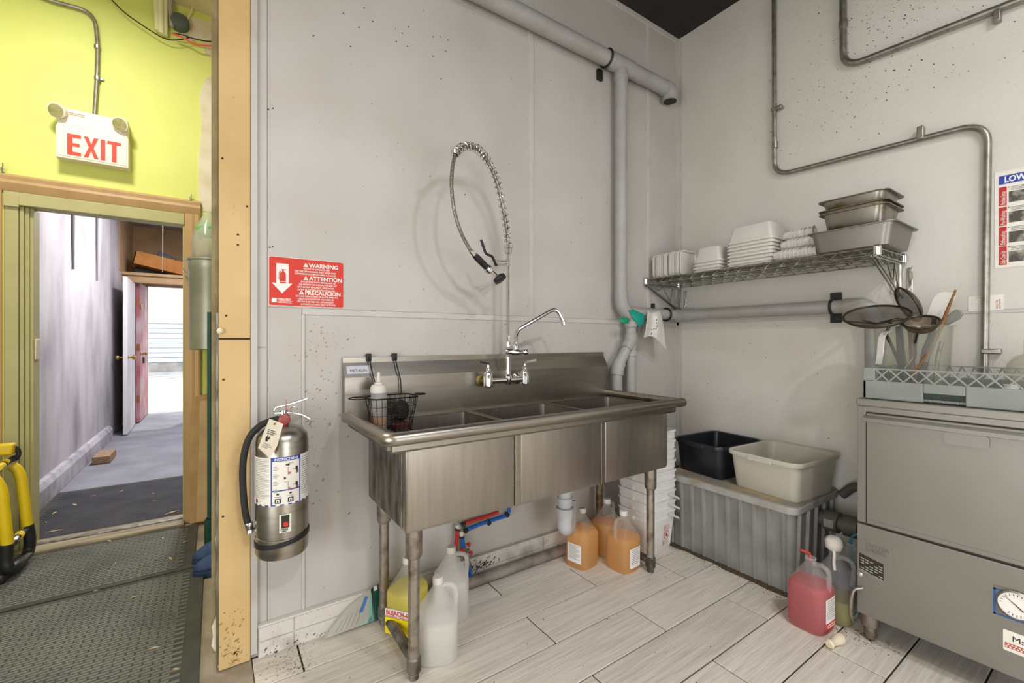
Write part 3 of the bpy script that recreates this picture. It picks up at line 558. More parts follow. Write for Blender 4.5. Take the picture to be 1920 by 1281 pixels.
for a in (-.024, .016): lb(a-.008, a+.011, lz0+.008, lz0+.025, BLACKP, 'class_symbol'); lb(a-.004, a+.006, lz0+.011, lz0+.022, PAPER, 'class_symbol', ER+.0024); lb(a-.001, a+.003, lz0+.011, lz0+.019, BLACKP, 'class_symbol', ER+.003); lb(a-.01, a+.012, lz0+.03, lz0+.032, GREYP, 'print_line'); lb(a-.003, a+.005, lz0+.037, lz0+.043, BLACKP, 'class_symbol')
for i in range(24): lb(-.128, -.052-(.012 if i % 3 == 2 else 0), lz1-.008-i*.0058, lz1-.0066-i*.0058, GREYP, 'print_line')
for i in range(18): lb(.057, .108-(.008 if i % 4 == 1 else 0), lz1-.012-i*.0078, lz1-.0102-i*.0078, GREYP if i not in (2, 4) else BLACKP, 'print_line')
lb(-.112, -.1, lz0+.008, lz0+.021, BLACKP, 'logo_block'); lb(-.108, -.104, lz0+.01, lz0+.019, REDP, 'logo_block', ER+.0024)
s0, s1 = ez(1000), ez(966); lb(-.018, .019, s0, s1, PAPER, 'logo_sticker'); lb(-.012, .013, s0+.016, s1-.003, BLACKP, 'logo_block', ER+.0024)
fm = [(0, 0), (.006, .001), (.008, .006), (.006, .01), (.0075, .014), (.004, .011), (.003, .018), (0, .012), (-.003, .016), (-.005, .009), (-.004, .003)]
B().add([cyl(a*1.25, s0+.02+b*1.15, ER+.003) for a, b in fm], [tuple(range(len(fm)))]).obj('flame_logo', REDP, ex, sm=0)
txt('STRIKE', .0085, lambda a, b: cyl(-.0145+a, s0+.0085+b, ER+.0024), BLACKP, ex, 'sticker_lettering', bold=.0003, sx=.9); txt('FIRST', .0085, lambda a, b: cyl(-.0105+a, s0+.0015+b, ER+.0024), BLACKP, ex, 'sticker_lettering', bold=.0003, sx=.9)
g = B(); zz = ez(1022)
B().loft([[V((EX+(ER+o)*math.cos(2*PI*i/36), EY+(ER+o)*math.sin(2*PI*i/36), zz+.012*math.cos(2*PI*i/36)+h)) for i in range(36)] for o, h in ((.0005, -.008), (.003, -.008), (.003, .008), (.0005, .008))], close=True).obj('strap', BLACK, ex)
B().box(EX-.03, -.02, zz-.03, EX+.03, -.003, zz+.25).obj('wall_bracket', STEELD, ex, bev=.003)
vt = z1+.06; B().lathe([(.019, 0), (.021, .004), (.021, .03), (.014, .034), (.014, .05)], (EX+.005, EY, vt), n=14).obj('valve', CHROME, ex)
B().lathe([(.02, 0), (.02, .008), (.014, .012)], (EX+.004, EY-.019, vt+.017), (0, -1, 0), 16).obj('pressure_gauge', mat('dull_red_dial', '#a04a45', .4), ex)
def bar(p, w, nm, up=.004):
    rg = [];
    for q in p: q = V(q); rg.append([q+V((0, -w, -up)), q+V((0, w, -up)), q+V((0, w, up)), q+V((0, -w, up))])
    return B().loft(rg).obj(nm, CHROME, ex, bev=.002)
bar([(EX-.03, EY, vt+.05), (EX-.022, EY, vt+.063), (EX+.02, EY, vt+.07), (EX+.085, EY, vt+.088)], .009, 'squeeze_lever')
bar([(EX-.028, EY, vt+.042), (EX+.03, EY, vt+.04), (EX+.065, EY, vt+.028), (EX+.095, EY, vt+.008)], .01, 'carry_handle')
B().tube(ring((EX+.036, EY-.014, vt+.05), .012, (0, 1, .2), 14), .0016, 6, close=True).obj('safety_pin', CHROME, ex)
B().tube([(EX+.012, EY-.013, vt+.09), (EX+.01, EY-.014, vt+.06), (EX+.014, EY-.016, vt+.035), (EX+.03, EY-.015, vt+.045)], .0012, 5).obj('red_tie', mat('red_plastic', '#b5382f', .5), ex)
HP = [(503, 791), (487, 799), (469, 818), (459, 846), (455, 880), (456, 920), (460, 960), (466, 986)]
hs_ = [V((EX-.012, EY, vt+.02))]+[PY(x, y, c) for (x, y), c in zip(HP, (-.105, -.1, -.095, -.09, -.085, -.08, -.078, -.078))]
B().tube(cr(hs_, 5), .0115, 10).obj('hose', RUBBER, ex)
e = hs_[-1]; B().lathe([(.013, 0), (.014, .004), (.014, .02), (.011, .026), (.013, .036), (.008, .042)], e+V((0, 0, .012)), (.12, 0, -1), 12).obj('hose_nozzle', CHROME, ex)
B().tube([e+V((.008, 0, -.012)), e+V((.035, -.02, -.01)), e+V((.04, -.04, -.04))], .004, 6).obj('nozzle_clip', BLACK, ex)
tg = [PY(x, y, -.215) for x, y in ((507, 786), (530, 793), (506, 856), (484, 838))]
tg = [PY(505, 785, -.2), PY(531, 795, -.2), PY(520, 835, -.213), PY(507, 860, -.212), PY(484, 840, -.212), PY(493, 815, -.209)]
tgo = B().prism(tg, (0, -.0012, 0)).obj('paper_tag', mat('cream_tag', '#d9d0bb', .7, col2='#c9bfa8', scale=20), ex, sm=0)
tu = (tg[1]-tg[0]).normalized(); tv = (tg[0]-tg[4]).normalized(); to = tg[4]
tp = lambda a, b: to+tu*a+tv*b+V((0, -.0045, 0))
for b_, w in ((.066, .026), (.06, .03), (.054, .024), (.02, .026), (.014, .03), (.008, .02)): flat(rect(.008, b_, .008+w, b_+.002), tp, 'tag_print', BLACKP if b_ > .05 else GREYP, tgo)
flat([(.01+a*1.1, .026+b*1.15) for a, b in ((.004, 0), (.009, .004), (.008, .012), (.012, .009), (.011, .02), (.006, .012), (.004, .022), (0, .01))], tp, 'tag_flame', BLACKP, tgo)
B().lathe([(.004, 0), (.004, .001)], tg[0]*.45+tg[1]*.45+tg[4]*.1+V((0, -.002, 0)), (0, -1, 0), 10).obj('tag_eyelet', mat('brown_eyelet', '#8a5a4a', .6), tgo)
# ================================================================== PIPES
pp = thing('grey_drain_pipe', 'grey plastic vent and drain pipe running along the sink wall and down beside the sink', 'pipe', (-.7, -.06, .86))
UZ, UY = 2.89, -.062
B().tube([(-2.6, UY, UZ), (-.23, UY, UZ)], .046, 18).obj('upper_pipe', PVC, pp)
B().tube(fil([(-.25, UY, UZ), (-.185, UY, UZ), (-.185, UY, UZ-.075)], .05, 6), .0505, 18).obj('elbow', PVC, pp); B().lathe([(.043, 0), (.043, -.0012)], (-.185, UY, UZ-.0752), n=18).obj('open_end', BLACKP, pp)
VX = -.666; B().tube([(VX, UY, UZ-.03), (VX, UY, 1.47)], .0375, 16).obj('vertical_pipe', PVC, pp)
B().tube([(VX-.085, UY, UZ), (VX+.085, UY, UZ)], .0515, 18).obj('tee', PVC, pp); B().tube([(VX, UY, UZ), (VX, UY, UZ-.1)], .0425, 16).obj('tee', PVC, pp)
def clamp(c, ax, r, foot): 
    B().tube(ring(c, r+.004, ax, 20), .007, 6, close=True).obj('pipe_clamp', BLACK, pp)
    p, q = foot; B().box(*p, *q).obj('clamp_foot', BLACK, pp, bev=.003)
clamp((VX-.125, UY, UZ), (1, 0, 0), .046, ((VX-.15, -.02, UZ-.11), (VX-.11, -.001, UZ-.045)))
LZ, LY = 1.372, -.068
B().tube(fil([(VX, UY, 1.5), (VX, LY, 1.41), (VX+.06, LY, LZ-.02)], .05, 6), .0415, 16).obj('elbow', PVC, pp)
B().tube([(VX+.02, LY, LZ), (-.12, LY, LZ)], .035, 16).obj('lower_pipe', PVC, pp)
clamp((-.232, LY, LZ), (1, 0, 0), .036, ((-.305, -.02, LZ+.03), (-.285, -.001, LZ+.075)))
p2 = thing('grey_drain_pipe', 'grey plastic pipe running below the wire shelf along the right wall', 'pipe', (-.07, -.6, .7))
B().tube(fil([(-.119, LY, LZ), (-.068, LY, LZ), (-.068, -.16, LZ)], .05, 5), .04, 16).obj('elbow', PVC, p2)
B().tube([(-.068, -.15, LZ), (-.068, -1.06, LZ)], .035, 16).obj('lower_pipe', PVC, p2)
B().tube(fil([(-.068, -1.02, LZ), (-.068, -1.12, LZ), (-.068, -1.135, LZ-.1)], .05, 5), .04, 16).obj('elbow', PVC, p2)
B().tube([(-.068, -1.135, LZ-.06), (-.068, -1.138, .7)], .035, 14).obj('lower_pipe', PVC, p2)
pp_, pp = pp, p2; clamp((-.068, -.965, LZ), (0, 1, 0), .036, ((-.02, -.985, LZ-.08), (-.001, -.935, LZ+.08))); pp = pp_
DX = -.59; DY = -.075
B().tube([(DX, DY, LZ), (DX, DY, .45)], .033, 14).obj('drop_pipe', PVC, pp)
for z in (1.30, 1.22, 1.12): B().lathe([(.033, -.02), (.039, -.018), (.039, .018), (.033, .02)], (DX, DY, z), n=16).obj('coupling', PVC, pp)
B().tube([(DX, DY, 1.19), (DX-.03, DY, 1.16), (-.70, DY, 1.05), (-.712, DY, 1.02), (-.715, DY, .97), (-.715, DY, .45)], .032, 14).obj('branch_pipe', PVC, pp)
B().tube([(-.69, DY, 1.062), (-.708, DY, 1.035), (-.715, DY, .99)], .039, 14).obj('elbow', PVC, pp); B().tube([(DX, DY, 1.2), (DX-.045, DY, 1.145)], .038, 14).obj('wye', PVC, pp)
wpp = thing('sink_waste_pipe', 'pale grey plastic waste pipe and trap hanging under the sink bowls', 'pipe', (-1.27, -.26, .24))
dx, dy = -1.283, -.25
B().tube([(dx, dy, .54), (dx, dy, .3)], .033, 16).obj('tailpiece', PVCW, wpp)
for z, r in ((.465, .042), (.395, .038), (.345, .044)): B().lathe([(.033, -.022), (r, -.02), (r, .018), (.033, .022)], (dx, dy, z), n=18).obj('slip_nut', PVCW, wpp)
B().tube(fil([(dx, dy, .33), (dx, dy, .25), (dx+.07, dy+.05, .25), (dx+.09, dy+.07, .36)], .05, 6), [.04]+[.038]*30 if 0 else .038, 14).obj('trap_bend', PVCW, wpp)
B().tube([(dx+.02, dy+.03, .47), (-1.0, -.12, .455), (-.81, -.065, .45)], .03, 14).obj('waste_arm', mat('dark_grey_pipe', '#79736a', .5), wpp)
# base pipe along the wall
tag(B().tube([(-1.99, -.055, .03), (-1.2, -.055, .03), (-.95, -.055, .03)], .025, 14).obj('floor_pipe', mat('dull_grey_metal_pipe', '#99928a', .5, .2, col2='#736b60', scale=14)), 'dull grey pipe lying on the floor along the baseboard under the sink', 'pipe')
# water lines
wl = thing('water_supply_line', 'red and blue plastic water lines with shutoff valves under the sink', 'water line', (-1.7, -.04, .1))
RP = mat('red_pex', '#b32a25', .35); BP = mat('blue_pex', '#1f5fb0', .35)
def seg(pts, m, nm, r=.0095): B().tube([PY(x, y, -.035) for x, y in pts], r, 10).obj(nm, m, wl)
seg([(872, 981), (905, 971), (934, 960)], RP, 'red_pipe'); seg([(858, 992), (856, 1012), (853, 1032)], RP, 'red_pipe')
seg([(872, 995), (900, 983), (950, 967)], BP, 'blue_pipe'); seg([(866, 1006), (868, 1018), (871, 1028)], BP, 'blue_pipe'); seg([(951, 966), (954, 960), (954, 948)], BP, 'blue_pipe', .01); seg([(880, 1060), (881, 1080), (883, 1097)], BP, 'blue_pipe')
seg([(857, 984), (859, 992)], WPLAS, 'pipe_elbow', .011); seg([(864, 996), (866, 1006)], WPLAS, 'pipe_elbow', .011)
for x, y, x2, y2 in ((870, 982, 866, 985), (948, 964, 953, 966), (914, 977, 918, 982), (858, 991, 857, 995), (866, 1005, 866, 1009), (871, 993, 875, 996)): seg([(x, y), (x2, y2)], BLACK, 'crimp_ring', .013)
VB = mat('dull_brass_valve', '#8a8474', .4, .8)
seg([(854, 1030), (856, 1040), (868, 1040)], VB, 'shutoff_valve', .011); seg([(870, 1026), (872, 1040), (876, 1050), (880, 1060)], VB, 'shutoff_valve', .011); seg([(872, 1034), (880, 1030)], VB, 'valve_stem', .006); seg([(874, 1046), (882, 1044)], VB, 'valve_stem', .006)
for x, y in ((878, 1021), (866, 1032), (882, 1037)): p = PY(x, y, -.055); B().lathe([(.004, -.012), (.004, 0), (.011, .001), (.011, .006), (.004, .008)], p, (.3, -1, .1), 10).obj('valve_knob', RP, wl)
# ================================================================== GLOVE AND RAG ON THE PIPE
def cloth(grid, m, name, label, cat, thick=.003, sub=2):
    b = B(); n = len(grid[0]); b.v = [V(p) for r_ in grid for p in r_]
    b.f = [(i*n+j, i*n+j+1, (i+1)*n+j+1, (i+1)*n+j) for i in range(len(grid)-1) for j in range(n-1)]
    o = b.obj(name, m, sm=180); md = o.modifiers.new('thick', 'SOLIDIFY'); md.thickness = thick
    md = o.modifiers.new('soft', 'SUBSURF'); md.levels = md.render_levels = sub
    return tag(o, label, cat)
TEAL = mat('teal_rubber', '#159a86', .5, col2='#0f8473', scale=10)
YF, YBk = -.112, -.026
g0 = [[PY(1172, 571, -.03), PY(1185, 576, -.03), PY(1203, 582, -.03)], [PY(1172, 572, -.1), PY(1187, 578, -.108), PY(1207, 586, -.11)], [PY(1180, 586, -.115), PY(1193, 592, -.122), PY(1211, 600, -.118)], [PY(1190, 601, -.116), PY(1199, 606, -.124), PY(1208, 604, -.12)], [PY(1197, 612, -.116), PY(1200, 614, -.12), PY(1203, 612, -.118)]]
cloth(g0, TEAL, 'rubber_glove', 'teal rubber glove draped over the grey pipe', 'glove')
g1 = [[PY(1160, 592, -.1), PY(1168, 596, -.115), PY(1178, 594, -.118)], [PY(1162, 600, -.115), PY(1171, 604, -.135), PY(1181, 600, -.125)], [PY(1164, 607, -.115), PY(1171, 607, -.125), PY(1179, 607, -.12)]]
cloth(g1, mat('dark_teal_rubber', '#128a63', .5), 'rubber_glove', 'crumpled green rubber glove tucked in the pipe elbow', 'glove')
RAG = mat('white_cotton', '#d9d5cc', .9, col2='#cdc8bd', scale=20)
gr = []
for v, (xl, xr, y_, dep) in enumerate(((1213, 1232, 590, -.025), (1212, 1234, 578, -.04), (1214, 1236, 579, -.1), (1214, 1241, 592, -.118), (1212, 1244, 608, -.128), (1210, 1247, 624, -.135), (1207, 1249, 636, -.138))):
    row = []
    for u in range(7):
        t = u/6; yy = y_+(4*math.sin(t*PI) if v < 3 else 0)+(12*(t-.35) if v > 5 else 0)+(-9*math.sin(t*PI*1.3) if v == 6 else 0); row.append(PY(xl+(xr-xl)*t, yy, dep-.014*math.sin(t*PI*3+v*.4)*(v > 2)))
    gr.append(row)
gr.append([p+(PY(1252, 655, -.138)-p)*(0 if i < 5 else .95 if i == 6 else .3)+V((0, 0, -.01)) for i, p in enumerate(gr[-1])])
rag = cloth(gr, RAG, 'cotton_rag', 'white printed cotton rag hanging over the grey pipe', 'rag')
rgp = B()
for x, y in ((1231, 600), (1231, 606), (1232, 612), (1222, 618), (1226, 617), (1230, 616), (1221, 627), (1222, 625)):
    p = PY(x, y, -.155); rgp.lathe([(.0045, 0), (.0045, .0008)], p, (0, -1, 0), 6)
rgp.obj('rag_print', BLACKP, rag)
# ================================================================== WIRE SHELF
sh = thing('wire_wall_shelf', 'chrome wire wall shelf on two brackets above the grey pipe', 'shelf', (-.2, -.61, 1.4))
HX0, HX1, HY0, HY1, HZ = -.372, -.02, -1.238, -.012, 1.6
def edge(x0, y0, x1, y1, nm, nz):
    g = B(); a, b = V((x0, y0, HZ)), V((x1, y1, HZ)); d = V((0, 0, -.03))
    g.tube([a, b], .0032, 6); g.tube([a+d, b+d], .003, 6); zz = [a.lerp(b, i/nz)+(d if i % 2 else V((0, 0, 0))) for i in range(nz+1)]; g.tube(zz, .0022, 5)
    g.obj(nm, ZINC, sh)
edge(HX0, HY0, HX0, HY1, 'front_truss', 34); edge(HX1, HY0, HX1, HY1, 'back_truss', 34); edge(HX0, HY0, HX1, HY0, 'end_truss', 12); edge(HX0, HY1, HX1, HY1, 'end_truss', 12)
g = B()
for i in range(72): y = HY0+.01+(HY1-HY0-.02)*i/71; g.tube([(HX0, y, HZ+.003), (HX1, y, HZ+.003)], .0017, 4)
stuff(g.obj('deck_wires', ZINC, sh))
for x in (-.13, -.25): edge(x, HY0, x, HY1, 'support_truss', 34)
for y in (HY0, HY1):
    for x in (HX0, HX1): B().lathe([(.014, -.034), (.016, -.03), (.016, .006), (.013, .01)], (x, y, HZ), n=12).obj('corner_sleeve', CHROME, sh)
    yb = y+(.012 if y == HY0 else -.012)
    for s in (-.007, .007): B().tube(fil([(HX0-.008, yb+s, HZ-.03), (HX0-.004, yb+s, HZ-.04), (-.02, yb+s, 1.4), (-.012, yb+s, 1.405)], .01, 4), .0042, 6).obj('bracket_strut', ZINC, sh)
    B().tube([(HX0, yb, HZ-.036), (-.014, yb, HZ-.036)], .0045, 6).obj('bracket_arm', ZINC, sh)
    B().tube([(HX0+.05, yb, HZ-.036), (-.25, yb, 1.535), (-.21, yb, HZ-.036)], .003, 6).obj('bracket_lacing', ZINC, sh); B().tube([(-.21, yb, HZ-.036), (-.13, yb, 1.465), (-.1, yb, HZ-.036), (-.04, yb, 1.42)], .003, 6).obj('bracket_lacing', ZINC, sh)
    for x in (-.012, -.026): B().tube([(x, yb, 1.4), (x, yb, HZ-.03)], .004, 6).obj('bracket_upright', ZINC, sh)
    for s in (-.03, .03): B().box(-.006, yb+s-.011, 1.425, -.0005, yb+s+.011, HZ-.055).obj('mounting_plate', CHROME, sh, bev=.003)
# ---- things on the shelf
SZ = HZ+.005
# upright lids
proto = None
for i in range(13):
    if proto is None:
        b = B(); M = Matrix.Rotation(R(90), 4, 'X')
        rg = [rr(0, 0, .165, .15, .025, .0), rr(0, 0, .172, .157, .028, .003), rr(0, 0, .172, .157, .028, .0145), rr(0, 0, .155, .14, .022, .0145), rr(0, 0, .15, .135, .02, .004)]
        b.loft(rg); proto = o = b.obj('container_lid', WPLAS, M=M)
        proto.data.transform(Matrix.Translation((0, 0, 0)))
    else: o = proto.copy(); C.objects.link(o)
    o.location = (-.262+.004*math.sin(i*2.1), -.055-.0165*i, SZ+.0005); o.rotation_euler = (0, 0, R(random.uniform(-2, 2)))
    tag(o, 'white plastic container lid standing upright in the row at the corner end of the shelf', 'lid', 'lids standing on the wire shelf')
ORD = ['topmost']+['%s from the top' % w for w in ('second', 'third', 'fourth', 'fifth', 'sixth', 'seventh', 'eighth')]
# inverted takeout containers, nested
def cont(w, d, h, rim):
    b = B(); t = .0025
    b.loft([rr(0, 0, w, d, .02, 0), rr(0, 0, w, d, .02, rim), rr(0, 0, w-.014, d-.014, .018, rim), rr(0, 0, w-.045, d-.045, .018, h-.006), rr(0, 0, w-.055, d-.055, .016, h), rr(0, 0, w-.06, d-.06, .016, h-t), rr(0, 0, w-.05, d-.05, .016, h-.009), rr(0, 0, w-.02, d-.02, .018, .003), rr(0, 0, w-.004, d-.004, .02, 0)], close=False)
    return b.obj('takeout_container', WPLAS)
pr = cont(.2, .255, .096, .011); zz = SZ
for i in range(8):
    o = pr if i == 0 else pr.copy()
    if i: C.objects.link(o)
    o.location = (-.215+random.uniform(-.002, .002), -.655+random.uniform(-.002, .002), zz); zz += .0195
    tag(o, 'white takeout container, %s in the tall upside down stack on the shelf' % ORD[7-i], 'container', 'tall stack of containers')
pr = cont(.19, .175, .092, .011); zz = SZ
for i in range(4):
    o = pr if i == 0 else pr.copy()
    if i: C.objects.link(o)
    o.location = (-.235+random.uniform(-.002, .002), -.412+random.uniform(-.002, .002), zz); zz += .0195
    tag(o, 'white takeout container, %s in the short upside down stack on the shelf' % ORD[3-i], 'container', 'short stack of containers')
# cups nested on their sides
def cup():
    b = B(); b.loft([[V((r*math.cos(2*PI*j/10), r*math.sin(2*PI*j/10), h)) for j in range(10)] for r, h in ((.019, 0), (.027, .036), (.03, .038), (.03, .041), (.026, .041), (.018, .003))]); return b.obj('portion_cup', WPLAS, keep=True)
pr = cup(); n = 0; rs = random.Random(5)
for row, (xx, zc) in enumerate(((-.315, SZ+.031), (-.25, SZ+.031), (-.185, SZ+.031), (-.283, SZ+.086), (-.217, SZ+.086), (-.25, SZ+.139))):
    for k in range(9 if row < 5 else 6):
        o = pr if n == 0 else pr.copy()
        if n: C.objects.link(o)
        n += 1; o.rotation_euler = (R(90), 0, 0); o.location = (xx+rs.uniform(-.003, .003), -.795-.0195*k-(.02 if row > 2 else 0), zc)
        tag(o, 'small white portion cup lying in a nested row beside the steel pans', 'cup', 'cups on the wire shelf')
# steel pans
def pan(x0, x1, y0, y1, zt, h, lip, m, taper=.03, r=.03):
    cx, cy, w, d = (x0+x1)/2, (y0+y1)/2, x1-x0, y1-y0
    b = B(); iw, idd = w-2*lip, d-2*lip
    b.loft([rr(cx, cy, iw-taper, idd-taper, r, zt-h), rr(cx, cy, iw-taper*.7, idd-taper*.7, r, zt-h+.006), rr(cx, cy, iw, idd, r, zt-.003), rr(cx, cy, w, d, r*.7+lip*.6, zt-.004), rr(cx, cy, w, d, r*.7+lip*.6, zt), rr(cx, cy, iw-.002, idd-.002, r, zt), rr(cx, cy, iw-taper-.003, idd-taper-.003, r, zt-h+.004)])
    return b.obj('steel_pan', m)
BURN = mat('burnt_pan_steel', '#8f8a80', .36, .9, col2='#5d5026', scale=9, lo=.5, hi=.7, detail=7)
GREASE = mat('greasy_pan_steel', '#857c68', .4, .9, col2='#453a14', scale=8, lo=.42, hi=.62, detail=7)
tag(pan(-.384, -.045, -1.302, -.965, 1.708, .1, .014, STEELW, .045), 'clean shallow steel pan at the bottom of the pan stack on the shelf', 'pan')
for i, (zt, h, m, l) in enumerate(((1.796, .175, BURN, 'lowest of three deep scorched pans nested in the shallow pan'), (1.812, .1, GREASE, 'greasy middle pan of the three deep scorched pans on the shelf'), (1.858, .1, BURN, 'topmost scorched steel pan of the stack on the shelf'))):
    tag(pan(-.352+.002*i, -.105, -1.268, -1.0+.002*i, zt-(.0 if i else 0), (.09, .09, .045)[i], .017, m, .03-.004*i), l, 'pan', 'scorched pans')
# ================================================================== CONDUITS, POSTER, CARDS
def conduit(pts, r, label, straps, xx=-.018, rad=.09):
    t = thing('steel_conduit', label, 'conduit', (0, pts[0][1] if 0 else -1.0, 1.2))
    P = [PX(x, y, xx) for x, y in pts]; B().tube(fil(P, rad, 8), r, 12).obj('conduit_pipe', GALV, t)
    for x, y, kind in straps:
        p = PX(x, y, xx)
        if kind == 'v': B().box(-.036, p.y-.045, p.z-.01, -.001, p.y+r+.002, p.z+.01).obj('pipe_strap', GALV, t, bev=.004)
        elif kind == 'h': B().box(-.036, p.y-.012, p.z-r-.003, -.001, p.y+.012, p.z+.045).obj('pipe_strap', GALV, t, bev=.004)
        elif kind == 'd': B().box(-.036, p.y-.012, p.z-.045, -.001, p.y+.012, p.z+r+.003).obj('pipe_strap', GALV, t, bev=.004)
        else: B().lathe([(r, -.02), (r+.004, -.018), (r+.004, .018), (r, .02)], p, (0, 0, 1), 12).obj('conduit_coupling', GALV, t)
    return t
conduit([(1451, -120), (1452, 330), (1853, 228), (1846, 700)], .0125, 'thin steel conduit stepping across the right wall from ceiling to dish rack', [(1452, 206, 'v'), (1453, 272, 'c'), (1727, 256, 'h'), (1849, 659, 'v')])
conduit([(1580, -140), (1581, 128), (1960, -18)], .016, 'thick steel conduit bending across the top of the right wall', [(1581, 45, 'c'), (1870, 21, 'd')], -.021)
po = thing('instruction_poster', 'laminated dishwashing instruction poster with red tabs on the right wall', 'poster', (0, -1.7, 1.5))
PY0 = -1.53; f0 = lambda a, b: V((-.002, PY0-a, 1.503+b)); f1 = lambda a, b: V((-.0032, PY0-a, 1.503+b)); f2 = lambda a, b: V((-.004, PY0-a, 1.503+b)); f3 = lambda a, b: V((-.0046, PY0-a, 1.503+b))
B().box(-.002, PY0-.4, 1.503, -.0004, PY0, 1.908).obj('poster_sheet', PAPER, po, sm=0)
flat(rect(.012, .35, .39, .385), f1, 'title_band', BLUEP, po); txt('LOW TEMP', .034, lambda a, b: f2(.027+a, .356+b), WHITEP, po, 'poster_lettering', bold=.001, sx=.75)
PHOTO = mat('dark_photo_print', '#4a4640', .5, col2='#aaa596', scale=22, lo=.45, hi=.65, detail=4)
for i, (s, l0) in enumerate((('Machine Setup', .26), ('Pre-Washing', .176), ('Dishwashing', .093), ('Daily Clean-Up', .012))):
    flat(rect(.012, l0, .034, l0+.078), f1, 'red_tab', mat('dark_red_print', '#b02a20', .5), po)
    txt(s, .021, (lambda a, b, l0=l0: f2(.0305-b*.95, l0+.003+a)), WHITEP, po, 'poster_lettering', sx=.072/(.0128*len(s))*1.05)
    flat(rect(.04, l0+.01, .39, l0+.055), f1, 'photo_print', PHOTO, po)
    for k in range(3): flat(rect(.046, l0+.06+.006*k, .3-.03*k, l0+.0625+.006*k), f1, 'print_line', GREYP, po)
    flat(rect(.039, l0+.072, .042, l0+.075), f1, 'bullet', BLACKP, po)
ic = thing('insect_trap_card', 'white insect trap card with red print stuck behind the conduit', 'card', (0, -1.52, 1.325))
B().box(-.003, -1.555, 1.326, -.0005, -1.515, 1.392).obj('card_face', PAPER, ic, sm=0); B().box(-.003, -1.5, 1.326, -.0005, -1.452, 1.39).obj('card_face', PAPER, ic, sm=0); B().box(-.0025, -1.515, 1.33, -.0005, -1.5, 1.388).obj('card_fold', PAPER, ic, sm=0)
for i, s in ((1, 'Insect Trap'), (2, 'and Monitor')): txt(s, .0115, (lambda a, b, i=i: V((-.0036, -1.5305-.0082*i+b*.85, 1.333+a))), mat('dark_red_print', '#b02a20', .5), ic, 'card_lettering', sx=.72)
for (a0, b0, a1, b1) in ((-1.475, 1.375, -1.474, 1.385), (-1.49, 1.384, -1.474, 1.3855), (-1.49, 1.35, -1.489, 1.385)): B().add([(-.0034, a0, b0), (-.0034, a1, b0), (-.0034, a1, b1), (-.0034, a0, b1)], [(0, 1, 2, 3)]).obj('card_print', GREYP, ic, sm=0)
# ================================================================== DISHWASHER
DWX, DY0, DY1, DT = -.6, -1.86, -1.24, .968
dw = thing('dishwasher', 'grey steel undercounter commercial dishwasher with a drop door and temperature gauge', 'dishwasher', (-.31, -1.55, 0))
B().box(DWX+.004, DY0, .118, -.03, DY1, DT-.02).obj('cabinet', STEELW, dw, sm=0, bev=.003)
B().box(DWX-.004, DY0-.003, DT-.03, -.025, DY1+.003, DT).obj('top_panel', STEELW, dw, sm=0, bev=.004)
B().box(DWX-.002, DY1-.028, .475, DWX+.004, DY1, DT-.03).obj('door_post', STEELW, dw, sm=0, bev=.002)
B().box(DWX-.001, DY0, DT-.05, DWX+.004, DY1-.028, DT-.03).obj('door_header', STEELW, dw, sm=0)
B().box(DWX+.0005, DY0, .47, DWX+.003, DY1, DT-.03).obj('door_gap', BLACKP, dw, sm=0)
dd = B().box(DWX-.006, DY0+.01, .477, DWX+.002, DY1-.031, DT-.056).obj('door', STEELW, dw, sm=0, bev=.002)
hz = PX(1625, 785, DWX).z
B().prism([(DWX-.006, DY1-.026, hz+.014), (DWX-.02, DY1-.026, hz+.014), (DWX-.026, DY1-.026, hz+.006), (DWX-.026, DY1-.026, hz-.008), (DWX-.006, DY1-.026, hz-.012)], (0, -(DY1-DY0)+.03, 0)).obj('door_handle_rail', STEELW, dd, sm=20)
B().prism([V((DWX-.012, -1.55-a, hz-.04+b)) for a, b in rrect2(-.055, -.012, .055, .03, .01)], (-.004, 0, 0)).obj('pull_tab', STEELW, dd, sm=0)
B().box(DWX-.008, DY0+.01, .48, DWX-.005, DY1-.033, .494).obj('door_lip', STEELW, dd, sm=0, bev=.001)
B().box(DWX-.006, DY0, .112, DWX+.004, DY1, .469).obj('lower_panel', STEELW, dw, sm=0, bev=.003)
px_ = DWX-.0068; fd = lambda a, b: V((px_, DY1-a, b)); fe = lambda a, b: V((px_-.0006, DY1-a, b)); fg = lambda a, b: V((px_-.0012, DY1-a, b))
EMB = mat('embossed_steel', '#76726a', .5, .6); FRM = mat('thin_scratch', '#8a8477', .5, .6)
for s, x, z in (('MOYER', .03, .388), ('DIEBEL', .028, .37)): txt(s, .021, (lambda a, b, x=x, z=z: V((px_-.0006, DY1-x-a, z+b-.05*a))), EMB, dw, 'embossed_lettering', sx=1.05)
flat([(.02, .362), (.112, .352), (.115, .353), (.023, .364)], fd, 'badge_line', FRM, dw); flat([(.022, .412), (.11, .406), (.11, .408), (.022, .414)], fd, 'badge_line', FRM, dw); flat([(.11, .406), (.116, .352), (.118, .352), (.112, .407)], fd, 'badge_line', FRM, dw)
flat([(.008, .292), (.008, .353), (.085, .336), (.085, .273)], fd, 'data_plate', BLACKP, dw)
for r_ in range(6):
    for c_ in range(5):
        if (r_*7+c_*3) % 4 == 1: continue
        a0 = .013+c_*.0145; z0 = .341-r_*.0095-a0*.22; flat([(a0, z0), (a0+.011, z0-.0024), (a0+.011, z0-.006), (a0, z0-.0036)], fe, 'plate_print', mat('plate_print_grey', '#a8a496', .5), dw)
B().lathe([(.009, 0), (.009, .002), (.004, .004)], (px_, DY1-.011, .267), (-1, 0, 0), 10).obj('screw', CHROME, dw)
g0, gz0, gz1 = .372, .298, .395
